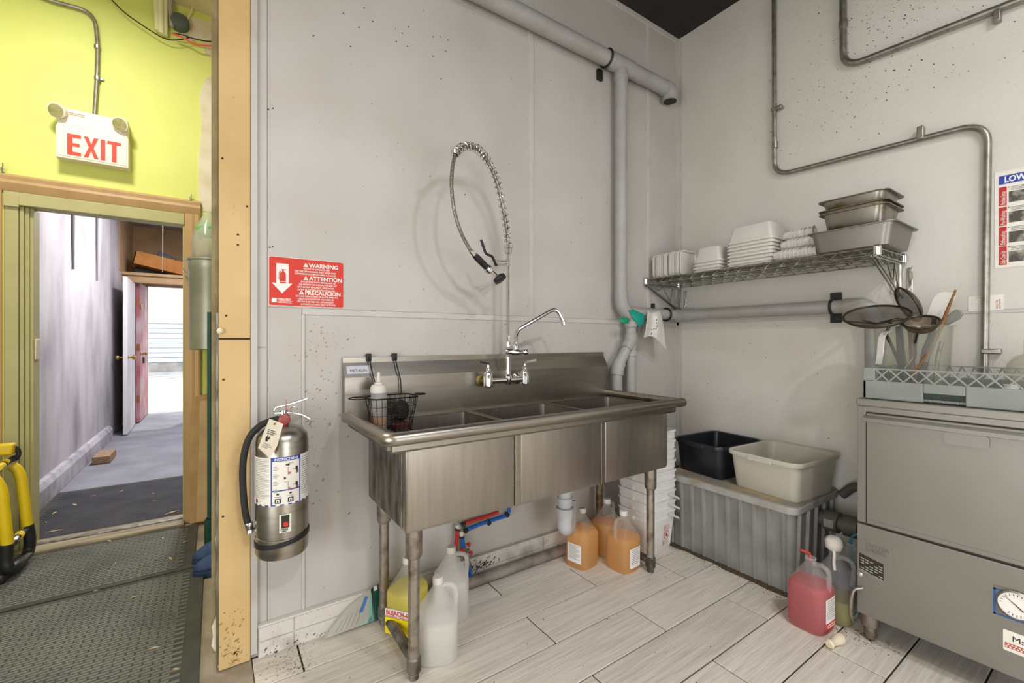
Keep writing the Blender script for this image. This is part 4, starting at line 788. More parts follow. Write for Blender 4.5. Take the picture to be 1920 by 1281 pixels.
B().box(px_-.0002, DY0+.07, gz0, px_+.012, DY1-g0, gz1).obj('gauge_recess', mat('recess_grey', '#77736a', .5, .5), dw, sm=0)
flat(rect(g0+.006, gz0+.004, .55, gz1-.014), fd, 'gauge_face', mat('gauge_back', '#bdb9ae', .5), dw); 
for rc in (rect(g0, gz0, g0+.006, gz1-.01), rect(g0, gz0, .55, gz0+.005), rect(g0, gz1-.016, .55, gz1-.011)): flat(rc, fe, 'blue_border', mat('bright_blue_print', '#1f5c9e', .4), dw)
gc = (px_, DY1-g0-.052, gz0+.052)
B().lathe([(.044, 0), (.046, .008), (.041, .012), (.041, .007)], gc, (-1, 0, 0), 28).obj('gauge_bezel', STEELP, dw); B().lathe([(.041, .006), (.041, .0075)], gc, (-1, 0, 0), 28).obj('gauge_dial', WHITEP, dw)
dl = lambda r, a, w=.0008: [V((px_-.0082, gc[1]-math.cos(a)*r*k+math.sin(a)*w*s, gc[2]+math.sin(a)*r*k+math.cos(a)*w*s)) for k, s in ((1, 1), (1, -1), (.82, -1), (.82, 1))]
for i in range(20): B().add(dl(.036, R(-120+300*i/19)), [(0, 1, 2, 3)]).obj('dial_tick', BLACKP, dw, sm=0)
a = R(140); B().add([V((px_-.009, gc[1]-math.cos(a)*r+math.sin(a)*w, gc[2]+math.sin(a)*r+math.cos(a)*w)) for r, w in ((.034, .0006), (.034, -.0006), (-.02, -.002), (-.02, .002))], [(0, 1, 2, 3)]).obj('dial_needle', BLACKP, dw, sm=0)
st = flat(rrect2(.394, .192, .5, .259, .004), fd, 'sticker', PAPER, dw); txt('Mag', .026, lambda a, b: fe(.413+a, .228+b), BLACKP, dw, 'sticker_lettering')
flat(rect(.398, .203, .498, .219), fe, 'sticker_band', mat('brick_red_print', '#b5503c', .5), dw)
for i in range(12):
    for k in range(2): B().lathe([(.0028, 0), (.0028, .0003)], fg(.402+.008*i+.004*k, .2075+.007*k), (-1, 0, 0), 6).obj('band_dot', PAPER, dw)
for x in (-.555, -.08):
    for y in (DY1-.028, DY0+.03):
        lg = B().lathe([(.028, .12), (.03, .06), (.028, .055), (.02, .05), (.021, .012), (.016, 0)], (x, y, 0), n=14).obj('leg', STEELP, dw)
B().tube(cr([(DWX-.004, DY1-.018, .215), (DWX-.03, DY1+.004, .2), (DWX-.03, DY1+.012, .12), (DWX-.015, DY1+.012, .07)], 5), .006, 8).obj('bent_tube', STEELP, dw)
# ================================================================== DISH RACK
RG = mat('grey_green_rack_plastic', '#858983', .5, col2='#777c75', scale=7)
rk = thing('dish_rack', 'grey plastic lattice dish rack lying on top of the dishwasher', 'dish rack', (-.33, -1.51, DT))
rx0, rx1, ry0, ry1, rz0, rzm, rz1 = -.588, -.085, -1.757, -1.254, DT+.002, 1.04, 1.09
b = B()
b.box(rx0, ry1-.18, rz0, rx0+.012, ry1, rzm); b.box(rx0, ry0, rz0, rx0+.012, ry1-.29, rzm); b.box(rx0, ry1-.29, rz0+.035, rx0+.012, ry1-.18, rzm)
b.obj('front_band', RG, rk, sm=0, bev=.003)
B().box(rx0+.03, ry1-.3, rz0, rx0+.034, ry1-.17, rzm-.01).obj('hand_recess', mat('dark_green_grey', '#3c4a42', .6), rk, sm=0)
B().box(rx1-.012, ry0, rz0, rx1, ry1, rzm).obj('back_band', RG, rk, sm=0, bev=.003); B().box(rx0, ry1-.012, rz0, rx1, ry1, rzm).obj('side_band', RG, rk, sm=0, bev=.003); B().box(rx0, ry0, rz0, rx1, ry0+.012, rzm).obj('side_band', RG, rk, sm=0, bev=.003)
for x in (rx0, rx1-.045):
    for y in (ry1-.038, ry0): B().box(x, y, rzm, x+.045, y+.038, rz1).obj('corner_post', RG, rk, sm=0, bev=.003)
def lattice(p0, p1, nm, n, double=True):
    p0, p1 = V(p0), V(p1); g = B(); up = V((0, 0, rz1-rzm-.003)); w = .0032
    g.tube([p0+up, p1+up], .0035, 4); 
    for i in range(n):
        a, c = p0.lerp(p1, i/n), p0.lerp(p1, (i+1)/n); m_ = (a+c)/2
        if double: g.tube([a, c+up], w, 4); g.tube([a+up, c], w, 4)
        else: g.tube([a+up, m_, c+up], w, 4)
    g.obj(nm, RG, rk, sm=0)
lattice((rx0+.006, ry1-.038, rzm), (rx0+.006, ry0+.038, rzm), 'lattice_side', 10); lattice((rx1-.006, ry1-.038, rzm), (rx1-.006, ry0+.038, rzm), 'lattice_side', 11, False)
lattice((rx0+.045, ry1-.006, rzm), (rx1-.045, ry1-.006, rzm), 'lattice_side', 10); lattice((rx0+.045, ry0+.006, rzm), (rx1-.045, ry0+.006, rzm), 'lattice_side', 10)
g = B()
for i in range(14): y = ry0+.02+(ry1-ry0-.04)*i/13; g.box(rx0+.01, y-.003, rz0+.004, rx1-.01, y+.003, rz0+.012)
for i in range(14): x = rx0+.02+(rx1-rx0-.04)*i/13; g.box(x-.003, ry0+.01, rz0+.004, x+.003, ry1-.01, rz0+.012)
stuff(g.obj('rack_floor', RG, rk, sm=0)); FLZ = rz0+.0125
# ---- clear bin with utensils
CLEAR = mat('clear_plastic', '#dcdcd4', .1, sub=(.1, .88, '#f3f3ee'))
bn = thing('utensil_bin', 'clear plastic bin holding strainers and utensils in the dish rack', 'bin', (-.34, -1.345, FLZ))
b = B(); cx, cy = -.34, -1.345
b.loft([rr(cx, cy, .15, .2, .02, FLZ), rr(cx, cy, .172, .225, .022, FLZ+.27), rr(cx, cy, .186, .24, .025, FLZ+.272), rr(cx, cy, .186, .24, .025, FLZ+.278), rr(cx, cy, .166, .219, .022, FLZ+.278), rr(cx, cy, .145, .195, .02, FLZ+.004)]).obj('bin_wall', CLEAR, bn)
MESH = mat('fine_wire_mesh', '#4f4a3e', .6, .2, sub=(.0, .22, '#ffffff'))
DKW = mat('dark_bronze_wire', '#4a4238', .4, .8)
def strainer(c, ax, r, depth, hpts, label, hr=.007, hm=STEELP, mm=MESH, extra=None):
    c = V(c); ax = V(ax).normalized(); t = thing('strainer', label, 'strainer', c, 'strainers in the bin')
    B().tube(ring(c, r, ax, 32), .0045, 8, close=True).obj('strainer_rim', DKW, t)
    g = B(); g.loft([ring(c-ax*depth*math.sin(a)+V((0, 0, 0)), r*math.cos(a), ax, 28) for a in [R(x) for x in (0, 18, 36, 54, 70, 84)]], c0=False); g.obj('strainer_mesh', mm, t)
    B().tube(cr(hpts, 5), hr, 8).obj('strainer_handle', hm, t)
    if extra: extra(t)
    return t
c1 = PX(1643, 592, -.42); X_ = -.36
def ex1(t):
    B().tube([c1+V((-.06, .1, -.02)), c1+V((0, .0, -.035)), c1+V((.05, -.09, -.015))], .003, 6).obj('mesh_support', DKW, t)
    B().tube([c1+V((.06, -.06, -.01)), c1+V((.0, 0, -.033)), c1+V((-.05, .03, -.02))], .003, 6).obj('mesh_support', DKW, t)
strainer(c1, (-.42, -.08, .9), .112, .035, [c1+V((0, -.05, -.03)), PX(1662, 625, -.42), PX(1668, 640, -.42), PX(1690, 690, -.36)], 'large flat wire skimmer lying tilted across the utensil bin', .006, DKW, extra=ex1)
c2 = PX(1702, 571, -.3); strainer(c2, (-.5, .75, -.42), .078, .03, [c2+V((.0, .02, -.06)), PX(1690, 625, -.33), PX(1697, 690, -.33)], 'round fine strainer standing up behind the large skimmer', .006, DKW)
c3 = PX(1727, 604, -.42); strainer(c3, (-.45, -.05, .85), .056, .045, [c3+V((-.03, 0, -.02)), PX(1716, 640, -.42), PX(1714, 670, -.4), PX(1698, 692, -.4)], 'small deep strainer with a bright steel handle in the utensil bin', .007, CHROME, mat('brown_wire_mesh', '#5a4a2e', .5, .4, sub=(0, .2, '#ffffff')))
lh = tag(B().loft([[p+q for q in (V((0, -.012, -.0)), V((.0, .012, 0)), V((.006, .012, 0)), V((.006, -.012, 0)))] for p in (PX(1668, 620, -.44), PX(1658, 624, -.445), PX(1652, 634, -.445), PX(1650, 660, -.445), PX(1647, 684, -.44))]).obj('ladle_handle', mat('polished_white_steel', '#d8d6d4', .3, .6), bev=.002), 'bright flat steel ladle handle hooked over the left side of the bin', 'ladle')
# spatula, stick, grey paddle, dark handles
sp_ = thing('plastic_spatula', 'white plastic spatula blade sticking up out of the utensil bin', 'spatula', PX(1755, 690, -.27))
u = (PX(1788, 548, -.25)-PX(1752, 618, -.28)); 
pts = [PX(x, y, -.27) for x, y in ((1736, 592), (1748, 560), (1757, 550), (1770, 547), (1784, 549), (1792, 555), (1775, 590), (1765, 606))]
B().prism(pts, (.006, 0, 0)).obj('blade', WPLAS, sp_, bev=.002); B().tube([PX(1752, 598, -.267), PX(1735, 690, -.3)], .008, 8).obj('handle', BLACK, sp_)
tag(B().tube([PX(1792, 544, -.36), PX(1775, 585, -.37), PX(1758, 630, -.4), PX(1735, 668, -.42), PX(1712, 705, -.43)], [.0035, .006, .006, .004, .003], 8).obj('wooden_skewer', mat('amber_wood', '#83581a', .5, col2='#5f3c12', scale=20)), 'thin amber wooden stick leaning out of the utensil bin', 'stick')
pd = thing('grey_paddle', 'grey rounded paddle leaning out over the right edge of the bin', 'paddle', PX(1760, 690, -.3))
B().prism([PX(x, y, -.33) for x, y in ((1764, 600), (1792, 580), (1802, 582), (1805, 590), (1800, 598), (1772, 612))], (.012, 0, 0)).obj('blade', mat('grey_green_plastic', '#77756a', .6), pd, bev=.004); B().tube([PX(1768, 606, -.324), PX(1735, 680, -.36)], .007, 8).obj('handle', mat('grey_green_plastic', '#77756a', .6), pd)
DKB = mat('dark_blue_plastic', '#2b2c38', .5)
for (p, q, r_, m_, lb_) in (((1684, 612), (1690, 695), .012, BLACK, 'black curved utensil handle at the left inside the bin'), ((1752, 618), (1722, 698), .016, DKB, 'thick dark blue utensil handle leaning in the middle of the bin'), ((1706, 618), (1712, 650), .011, mat('red_brown_wood', '#7d4632', .5), 'short red brown utensil handle in the bin behind the small strainer'), ((1766, 640), (1750, 698), .008, STEELP, 'slim steel utensil handle at the right inside the bin')):
    a_, b_ = PX(*p, -.33), PX(*q, -.35); tag(B().tube([a_, a_.lerp(b_, .5)+V((.004, 0, 0)), V((b_.x, b_.y, FLZ+.02))], [r_*.8, r_, r_*.7], 10).obj('utensil', m_), lb_, 'utensil', 'handles in the bin')
# glass bowl and white cap at the right end of the rack
gj = thing('glass_jar', 'clear round glass jar at the right end of the dish rack', 'jar', (-.3, -1.655, FLZ))
B().lathe([(.05, 0), (.06, .006), (.06, .1), (.054, .13), (.035, .158), (.012, .168), (.008, .168), (.03, .156), (.05, .13), (.056, .1), (.056, .008)], (-.3, -1.655, FLZ), n=24).obj('jar_wall', CLEAR, gj)
B().lathe([(.012, .16), (.012, .22), (.009, .22)], (-.3, -1.655, FLZ), n=12).obj('jar_stem', CLEAR, gj)
tag(B().lathe([(.03, 0), (.032, .004), (.03, .04), (.02, .046), (.02, .06), (.012, .06)], (-.4, -1.625, FLZ), (0, .0, 1), 16).obj('funnel_cap', WPLAS), 'small white plastic funnel cap sitting in the dish rack', 'cap')
# ================================================================== GREASE TRAP, TUBS
TG = mat('grey_trap_plastic', '#8b8a86', .55, col2='#6f6d67', scale=5, lo=.4, hi=.75, detail=8, bump=.08, bscale=30)
gt = thing('grease_trap', 'grey ribbed plastic grease trap box on the floor by the right wall', 'grease trap', (-.26, -.63, 0))
tx0, tx1, ty0, ty1, tz = -.5, -.02, -.965, -.275, .385
B().loft([rr((tx0+tx1)/2, (ty0+ty1)/2, tx1-tx0-.03, ty1-ty0-.03, .03, 0), rr((tx0+tx1)/2, (ty0+ty1)/2, tx1-tx0-.012, ty1-ty0-.012, .03, tz)]).obj('trap_body', TG, gt)
for i in range(10):
    y = ty0+.045+(ty1-ty0-.07)*i/9
    B().loft([[V((tx0+.016+o, y-h, .004)) for o, h in ((.0, -.009), (-.012, -.004), (-.012, .004), (0, .009))], [V((tx0+.004+o, y-h, tz)) for o, h in ((0, -.012), (-.013, -.006), (-.013, .006), (0, .012))]]).obj('rib', TG, gt, sm=20)
for i in range(5):
    x = tx0+.06+(tx1-tx0-.12)*i/4
    B().loft([[V((x-h, ty0+.016+o, .004)) for o, h in ((.0, -.009), (-.012, -.004), (-.012, .004), (0, .009))], [V((x-h, ty0+.004+o, tz)) for o, h in ((0, -.012), (-.013, -.006), (-.013, .006), (0, .012))]]).obj('rib', TG, gt, sm=20)
B().loft([rr((tx0+tx1)/2, (ty0+ty1)/2, tx1-tx0+.03, ty1-ty0+.03, .045, z) for z in (tz-.004, tz+.03)]).obj('trap_rim', mat('scuffed_grey_rim', '#a3a19b', .5, col2='#8b877c', scale=9), gt, bev=.004)
B().loft([rr((tx0+tx1)/2, (ty0+ty1)/2, tx1-tx0+.012, ty1-ty0+.012, .035, z) for z in (tz+.03, tz+.035)]).obj('trap_lid', mat('dirty_lid', '#8f877b', .7, col2='#b39a66', scale=9, lo=.5, hi=.72, detail=8), gt)
TZ = tz+.0355
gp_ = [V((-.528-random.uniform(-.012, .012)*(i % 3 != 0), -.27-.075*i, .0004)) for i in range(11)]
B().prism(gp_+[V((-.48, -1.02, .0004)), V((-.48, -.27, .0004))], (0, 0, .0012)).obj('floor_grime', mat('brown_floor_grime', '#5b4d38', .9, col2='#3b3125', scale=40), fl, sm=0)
def tub(name, label, cx, cy, w, d, h, m, rot, lipm=None):
    t = thing(name, label, 'tub', (cx, cy, TZ))
    B().loft([rr(cx, cy, w*.80, d*.84, .03, TZ), rr(cx, cy, w*.83, d*.86, .04, TZ+.012), rr(cx, cy, w*.93, d*.93, .04, TZ+h-.012), rr(cx, cy, w*.985, d*.985, .05, TZ+h-.009), rr(cx, cy, w, d, .055, TZ+h-.02), rr(cx, cy, w*1.005, d*1.005, .055, TZ+h-.006), rr(cx, cy, w*.985, d*.985, .05, TZ+h), rr(cx, cy, w*.925, d*.925, .04, TZ+h-.004), rr(cx, cy, w*.82, d*.85, .035, TZ+.014), rr(cx, cy, w*.79, d*.83, .03, TZ+.005)]).obj('tub_shell', m, t)
    B().box(cx-w/2-.006, cy-.06, TZ+h-.03, cx-w/2+.004, cy+.06, TZ+h-.008).obj('grip_lip', m, t, bev=.004)
    t.rotation_euler.z = R(rot); return t
tub('bus_tub', 'black plastic bus tub standing on the grease trap', -.235, -.43, .41, .335, .19, BLACKG, -5)
tub('bus_tub', 'milky white plastic bus tub standing on the grease trap', -.255, -.805, .43, .375, .195, mat('milky_tub_plastic', '#dbd7ca', .4, col2='#d0cbbb', scale=4, sub=(.3, .06)), -4)
tp = thing('trap_outlet_pipe', 'dark grey pipe coupling between the grease trap and the dishwasher', 'pipe', (-.22, -1.1, .2))
tc = .31; DG = mat('dark_pipe_plastic', '#57554f', .5)
B().tube([(-.22, ty0-.001, tc), (-.22, -1.238, tc)], .036, 16).obj('outlet_pipe', DG, tp)
for y in (-1.02, -1.1): B().lathe([(.036, -.03), (.05, -.028), (.05, .028), (.036, .03)], (-.22, y, tc), (0, 1, 0), 18).obj('rubber_coupling', DG, tp)
B().tube(ring((-.22, -1.135, tc), .046, (0, 1, 0), 18), .003, 6, close=True).obj('red_band', mat('red_plastic', '#b5382f', .5), tp)
B().box(-.273, -1.04, tc-.018, -.2695, -1.0, tc+.02).obj('pipe_label', GREYP, tp, sm=0)
tag(B().tube(cr([(-.05, -1.0, .4), (-.06, -1.06, .46), (-.07, -1.12, .44), (-.08, -1.17, .38), (-.1, -1.19, .25), (-.1, -1.2, .0)], 5), .022, 12).obj('grey_hose', DG), 'dark ribbed hose arching down between white tub and dishwasher', 'hose')
# ================================================================== JUGS
def sq(cx, w, d, z, p=.5, n=28):
    out = []
    for i in range(n):
        a = 2*PI*i/n; c_, s_ = math.cos(a), math.sin(a); out.append(V((math.copysign(abs(c_)**p, c_)*w/2, math.copysign(abs(s_)**p, s_)*d/2, z)))
    return out
PROF = [(.0, .8, .8, .6), (.004, .93, .93, .58), (.014, 1, 1, .55), (.168, 1, 1, .55), (.178, .97, .97, .57), (.19, .87, .87, .65), (.25, .38, .38, .95), (.262, .27, .27, 1), (.285, .25, .25, 1)]
def interp(z):
    for a, b in zip(PROF, PROF[1:]):
        if a[0] <= z <= b[0]: t = (z-a[0])/(b[0]-a[0]); return [a[i]+(b[i]-a[i])*t for i in range(4)]
    return PROF[-1]
def jug(x, y, rot, liquid, level, label, cap=True, shell=None, w=.15, d=.145, deco=None, s=1.0, capm=WPLAS):
    shell = shell or (MILK if liquid is MILKF else TINTJ); t = thing('plastic_jug', label, 'jug', (x, y, 0), 'gallon jugs on the floor'); P = (x, y)
    def R2(z, k, inset=0): 
        q = interp(z); return [V((x, y, 0))+p for p in sq(0, w*q[1]-inset, d*q[2]-inset, z*s, q[3])]
    B().loft([R2(p[0], 1) for p in PROF]).obj('jug_shell', shell, t)
    zs = [.003]+[p[0] for p in PROF[1:] if p[0] < level]+[level]
    B().loft([R2(z, 1, .005) for z in zs]).obj('liquid', liquid, t)
    hp = [V((x+.01, y, .262*s)), V((x+.035, y, .266*s)), V((x+.06, y, .257*s)), V((x+.068, y, .235*s)), V((x+.067, y, .19*s)), V((x+.062, y, .16*s))]
    B().tube(cr(hp, 4), .0095, 8).obj('jug_handle', shell, t)
    if cap: B().lathe([(.0205, .276*s), (.0205, .296*s), (.018, .3*s), (.004, .3*s)], (x, y, 0), n=20).obj('cap', capm, t)
    else: B().tube(ring((x, y, .283*s), .019, n=16), .003, 6, close=True).obj('neck_ring', shell, t)
    if deco: deco(t, x, y)
    t.rotation_euler.z = R(rot); return t
LBW = mat('white_label_paper', '#e3dfda', .6)
def label_face(z0, z1, aw, ang, band=None, lines=9, base=LBW, half=.0735):
    def f(t, x, y):
        A = R(ang); n_ = V((math.cos(A), math.sin(A), 0)); t_ = V((-math.sin(A), math.cos(A), 0)); o_ = V((x, y, 0))
        fn = lambda a, b, e=.0015: o_+t_*a+n_*(half*(1-min(abs(a)/.075, .98)**3.6)**(1/3.6)+e)+V((0, 0, b))
        def patch(a0, b0, a1, b1, m, nm, e, k=8):
            vs = [fn(a0+(a1-a0)*i/k, b, e) for b in (b0, b1) for i in range(k+1)]
            B().add(vs, [(i, i+1, k+2+i, k+1+i) for i in range(k)]).obj(nm, m, t)
        patch(-aw/2, z0, aw/2, z1, base, 'jug_label', .0018)
        for i in range(lines):
            z = z1-.01-(z1-z0-.02-(.022 if band else 0))*i/lines; patch(-aw*.4, z, aw*(.4-.2*(i % 3 == 1)), z+.0025, GREYP, 'print_line', .0026, 4)
        if band:
            patch(-aw/2, z0, aw/2, z0+.024, band, 'label_band', .0026)
            for q in range(2): patch(-aw*.4, z0+.005+.009*q, aw*.4, z0+.009+.009*q, LBW, 'print_line', .0033, 6)
    return f
jug(-2.03, -.375, -24, MILKF, .15, 'half empty clear white jug nearest the front left sink leg')
jug(-1.88, -.185, -24, MILKF, .165, 'clear white jug below the red and blue water lines')
def bleach(t, x, y):
    fr = lambda a, b: V((x-.0757, y-a, b)); fs = lambda a, b: V((x-.0764, y-a, b)); ft = lambda a, b: V((x-.077, y-a, b))
    flat(rect(-.058, .02, .058, .085), fr, 'jug_label', mat('yellow_label', '#f0d90a', .5), t); flat(rect(-.058, .088, .058, .12), fr, 'jug_label', LBW, t); flat(rect(-.058, .09, .058, .0925), fs, 'label_rule', REDP, t)
    txt('BLEACH-6', .027, lambda a, b: V((0, 0, 0)), REDP, t, 'label_lettering') if 0 else None
    import math as m_
    ca, sa = m_.cos(R(40)), m_.sin(R(40))
    txt('BLEACH-6', .026, lambda a, b: fs(-.053+a, .097+b), REDP, t, 'label_lettering', bold=.0008, sx=.86)
    for i in range(5): flat(rect(-.045, .07-.009*i, .02-.008*(i % 2), .0725-.009*i), fs, 'print_line', mat('orange_print', '#d98a12', .5), t)
jug(-2.07, -.165, 38, YELLOW, .175, 'yellow bleach jug behind the front left sink leg', deco=bleach)
jug(-1.1, -.18, 192, AMBER, .192, 'amber cleaner jug nearest the grey waste trap under the sink', deco=label_face(.035, .13, .085, 0))
jug(-.9, -.17, 12, AMBER, .175, 'amber cleaner jug at the back between the two front amber jugs', s=1.02)
jug(-.945, -.33, 184, AMBER, .17, 'amber cleaner jug beside the front right sink leg', deco=label_face(.03, .13, .085, 90))
jug(-.655, -1.095, -92, REDL, .185, 'open red cleaner jug on the floor in front of the dishwasher corner', cap=False, deco=label_face(.03, .15, .08, 0, REDP))
gj2 = jug(-.505, -1.128, -88, OLIVEL, .1, 'pale yellow green jug with a rag stuffed in its neck behind the red jug', cap=False, deco=label_face(.03, .14, .08, 0, mat('green_print', '#2c7a3c', .5), base=mat('grey_label', '#8e8b80', .6)))
jug(-.36, -1.14, -70, BLUEL, .17, 'jug of blue liquid squeezed between trap pipe and dishwasher', cap=False)
rw = random.Random(9); b = B(); b.loft([[V((-.505, -1.128, 0))+V((math.cos(a)*r*rw.uniform(.85, 1.15), math.sin(a)*r*rw.uniform(.85, 1.15), z)) for a in [2*PI*i/12 for i in range(12)]] for r, z in ((.02, .287), (.032, .295), (.036, .318), (.03, .338), (.016, .347))])
rgo = tag(b.obj('wadded_rag', RAG, sm=180), 'wadded white rag stuffed in the neck of the yellow green jug', 'rag')
B().tube(cr([(-.525, -1.13, .3), (-.54, -1.14, .285), (-.545, -1.14, .25), (-.55, -1.145, .22)], 4), .006, 6).obj('rag_tail', RAG, rgo, M=None)
tag(B().tube(cr([(-.655, -1.095, .27), (-.65, -1.09, .295), (-.665, -1.085, .305), (-.69, -1.07, .315)], 5), .005, 8).obj('red_tube', mat('red_plastic', '#b5382f', .5)), 'short red tube poking out of the red jug', 'tube')
tag(B().tube(cr([(-.36, -1.14, .2), (-.36, -1.14, .3), (-.355, -1.16, .33), (-.35, -1.2, .35), (-.34, -1.234, .34)], 5), .005, 8).obj('blue_tube', mat('teal_tube', '#2b6f80', .4)), 'thin blue dosing tube running from the blue jug to the dishwasher', 'tube')
# small white nozzle lying on the floor
o = tag(B().lathe([(.004, 0), (.019, .004), (.021, .02), (.018, .035), (.014, .05), (.014, .072), (.017, .078), (.012, .085)], (0, 0, 0), (0, 0, 1), 14).obj('bottle_nozzle', mat('yellowed_plastic', '#d9cdb2', .5), keep=True), 'small cream plastic nozzle lying on the tiles beside the red jug', 'nozzle')
p = PZ(1577, 1206); o.location = (p.x, p.y, .0205); o.rotation_euler = (R(90), 0, R(-98))
# ================================================================== PAILS
def pail(first):
    t = thing('plastic_pail', 'x', 'pail', (0, 0, 0)); h = .235
    rg = [(.0, .19), (.008, .198), (.188, .234), (.19, .239), (.196, .239), (.198, .236), (.222, .238), (.224, .247), (.234, .247), (.235, .238), (.224, .232), (.012, .192)]
    B().loft([rr(0, 0, w, w, .03, z) for z, w in rg]).obj('pail_shell', PAILP, t)
    if first: B().loft([[V((.03+.11*u, -.127, .222-.055*u))+q for q in (V((0, -.006, -.006)), V((0, .002, -.006)), V((0, .002, .006)), V((0, -.006, .006)))] for u in (0, .3, .6, .85)]).obj('bail_handle', WPLAS, t)
    for sx in (-1, 1): B().lathe([(.012, 0), (.012, .008), (.006, .01)], (sx*.117, 0, .19), (sx, 0, 0), 10).obj('handle_boss', PAILP, t)
    return t
pr = pail(True); pr2 = pail(False); pos = ('lowest white pail of the nested stack, with a red warning label', 'second white pail from the floor in the nested stack', 'third white pail from the floor in the nested stack', 'fourth white pail from the floor in the nested stack', 'fifth white pail from the floor in the nested stack', 'fourth white pail from the top of the nested stack', 'third white pail from the top of the nested stack', 'second white pail from the top of the nested stack', 'topmost white pail of the nested stack beside the black tub')
for i in range(9):
    o = pr if i == 0 else copy_tree(pr) if i < 3 else copy_tree(pr2); o.location = (-.645+rw.uniform(-.001, .001), -.24+rw.uniform(-.001, .001), .0565*i); o.rotation_euler.z = R(rw.uniform(-.6, .6))
    tag(o, pos[i], 'pail', 'nested white pails')
[bpy.data.objects.remove(c) for c in list(pr2.children)+[pr2]]
pl0 = pr.location; RL = mat('dark_red_print', '#b02a20', .5)
fp = lambda a, b, e=0: V((a, -.0982-.1*b-.0014-e, b))
for c_ in (PAILP,):
    q = B().add([fp(a, b) for a, b in rect(.015, .03, .08, .16)], [(0, 1, 2, 3)]).obj('warning_label', LBW, pr, sm=0, M=Matrix.Translation(pl0))
    def lp(poly, m, e=.001, nm='label_print'): B().add([fp(a, b, e) for a, b in poly], [tuple(range(len(poly)))]).obj(nm, m, pr, sm=0, M=Matrix.Translation(pl0))
    for i in range(4): lp(rect(.006, .15-.009*i, .064-.01*(i % 2), .153-.009*i), PINKP); lp(rect(.006, .062-.008*i, .06-.01*(i % 2), .0645-.008*i), PINKP)
    cir = lambda r, c=(.035, .095), n=20: [(c[0]+r*math.cos(2*PI*k/n), c[1]+r*math.sin(2*PI*k/n)) for k in range(n)]
    lp(cir(.024), RL); lp(cir(.02), LBW, .0015); lp([(.026, .088), (.03, .1), (.026, .106), (.033, .11), (.04, .1), (.045, .098), (.04, .09), (.034, .084)], RL, .002); lp([(.022, .107), (.025, .11), (.049, .084), (.046, .081)], RL, .0025)
# ================================================================== FLATTENED BAG AT THE BASEBOARD
fy = thing('plastic_bag', 'flattened green and grey printed plastic bag leaning on the baseboard beside the sink leg', 'bag', (-2.25, -.045, 0))
BAG = mat('grey_green_bag', '#b0aea2', .4, col2='#a09f93', scale=8)
pts = [(-2.375, .008), (-2.33, .05), (-2.285, .09), (-2.21, .128), (-2.175, .138), (-2.172, .01)]
bp = lambda x, z, e=0: V((x, -.052+.17*z-e, z))
B().prism([bp(x, z) for x, z in pts], (0, .004, 0)).obj('bag_sheet', BAG, fy, sm=0)
B().prism([bp(x, z) for x, z in ((-2.178, .008), (-2.182, .136), (-2.115, .155), (-2.118, .012))], (0, .004, 0)).obj('bag_end', mat('dark_green_print', '#164f40', .4), fy, sm=0)
def bq(poly, m, nm='bag_print', e=.0012): B().add([bp(x, z, e) for x, z in poly], [tuple(range(len(poly)))]).obj(nm, m, fy, sm=0)
bq([(-2.236, .06), (-2.22, .06), (-2.195, .112), (-2.208, .116)], mat('bag_blue', '#3f74b5', .4)); bq([(-2.24, .012), (-2.178, .012), (-2.178, .035), (-2.215, .02)], mat('bag_teal', '#8fc4c0', .4)); bq([(-2.2, .012), (-2.18, .012), (-2.18, .12), (-2.186, .12)], mat('bag_mint', '#7cb5a4', .4))
for i in range(5): bq([(-2.33+.02*i, .018), (-2.328+.02*i, .018), (-2.3+.02*i, .055+.006*i), (-2.302+.02*i, .055+.006*i)], GREYP)
for q in ((-2.17, .138, -2.155, .146), (-2.15, .142, -2.135, .15)): bq(rect(q[0], q[1]-.012, q[2], q[3]-.002), WHITEP if q[0] < -2.16 else REDP)
txt('Sani', .03, lambda a, b: bp(-2.13-b*.8, .02+a, .0018), WHITEP, fy, 'bag_lettering') if 0 else None
txt('S', .04, lambda a, b: bp(-2.137-b*.8, .03+a, .0018), WHITEP, fy, 'bag_lettering')
# ================================================================== HALL
# exit sign
es = thing('exit_sign', 'white EXIT sign with red letters and two round lamps on the green wall', 'exit sign', (-3.33, HY-.06, 2.24))
EW = mat('off_white_sign_plastic', '#ece4cf', .45); EO = mat('olive_lamp_face', '#aba670', .4, col2='#8c884f', scale=60)
q0 = PY(104, 292, HY-.08); q1 = PY(241, 240, HY-.08); ex0, ex1, ez0 = q0.x, PY(241, 300, HY-.08).x, PY(103, 293, HY-.08).z; ez1 = PY(104, 232, HY-.08).z; ezt = PY(150, 208, HY-.08).z
B().box(ex0, HY-.08, ez0, ex1, HY-.001, ez1).obj('sign_box', EW, es, sm=0, bev=.004)
B().box(ex0+.004, HY-.07, ez1, ex1-.004, HY-.001, ezt+.005).obj('battery_housing', EW, es, sm=0, bev=.006)
for k in range(2): B().box(ex0+.05, HY-.0715, ezt-.02-.009*k, ex0+.12, HY-.07, ezt-.016-.009*k).obj('vent_slot', EO, es, sm=0)
B().box(ex0+.01, HY-.0825, ez0+.012, ex1-.01, HY-.08, ez1-.008).obj('sign_face', EW, es, sm=0, bev=.002)
F_ = lambda a, b: V((ex0+a, HY-.0835, ez0+b)); lh_ = .122; lb0 = .022
def let(pol, x, w): flat([(x+a*w, lb0+b*lh_) for a, b in pol], F_, 'exit_letter', mat('exit_red', '#e0452f', .5), es)
let([(0, 0), (1, 0), (1, .17), (.38, .17), (.38, .42), (.9, .42), (.9, .58), (.38, .58), (.38, .83), (1, .83), (1, 1), (0, 1)], .048, .058)
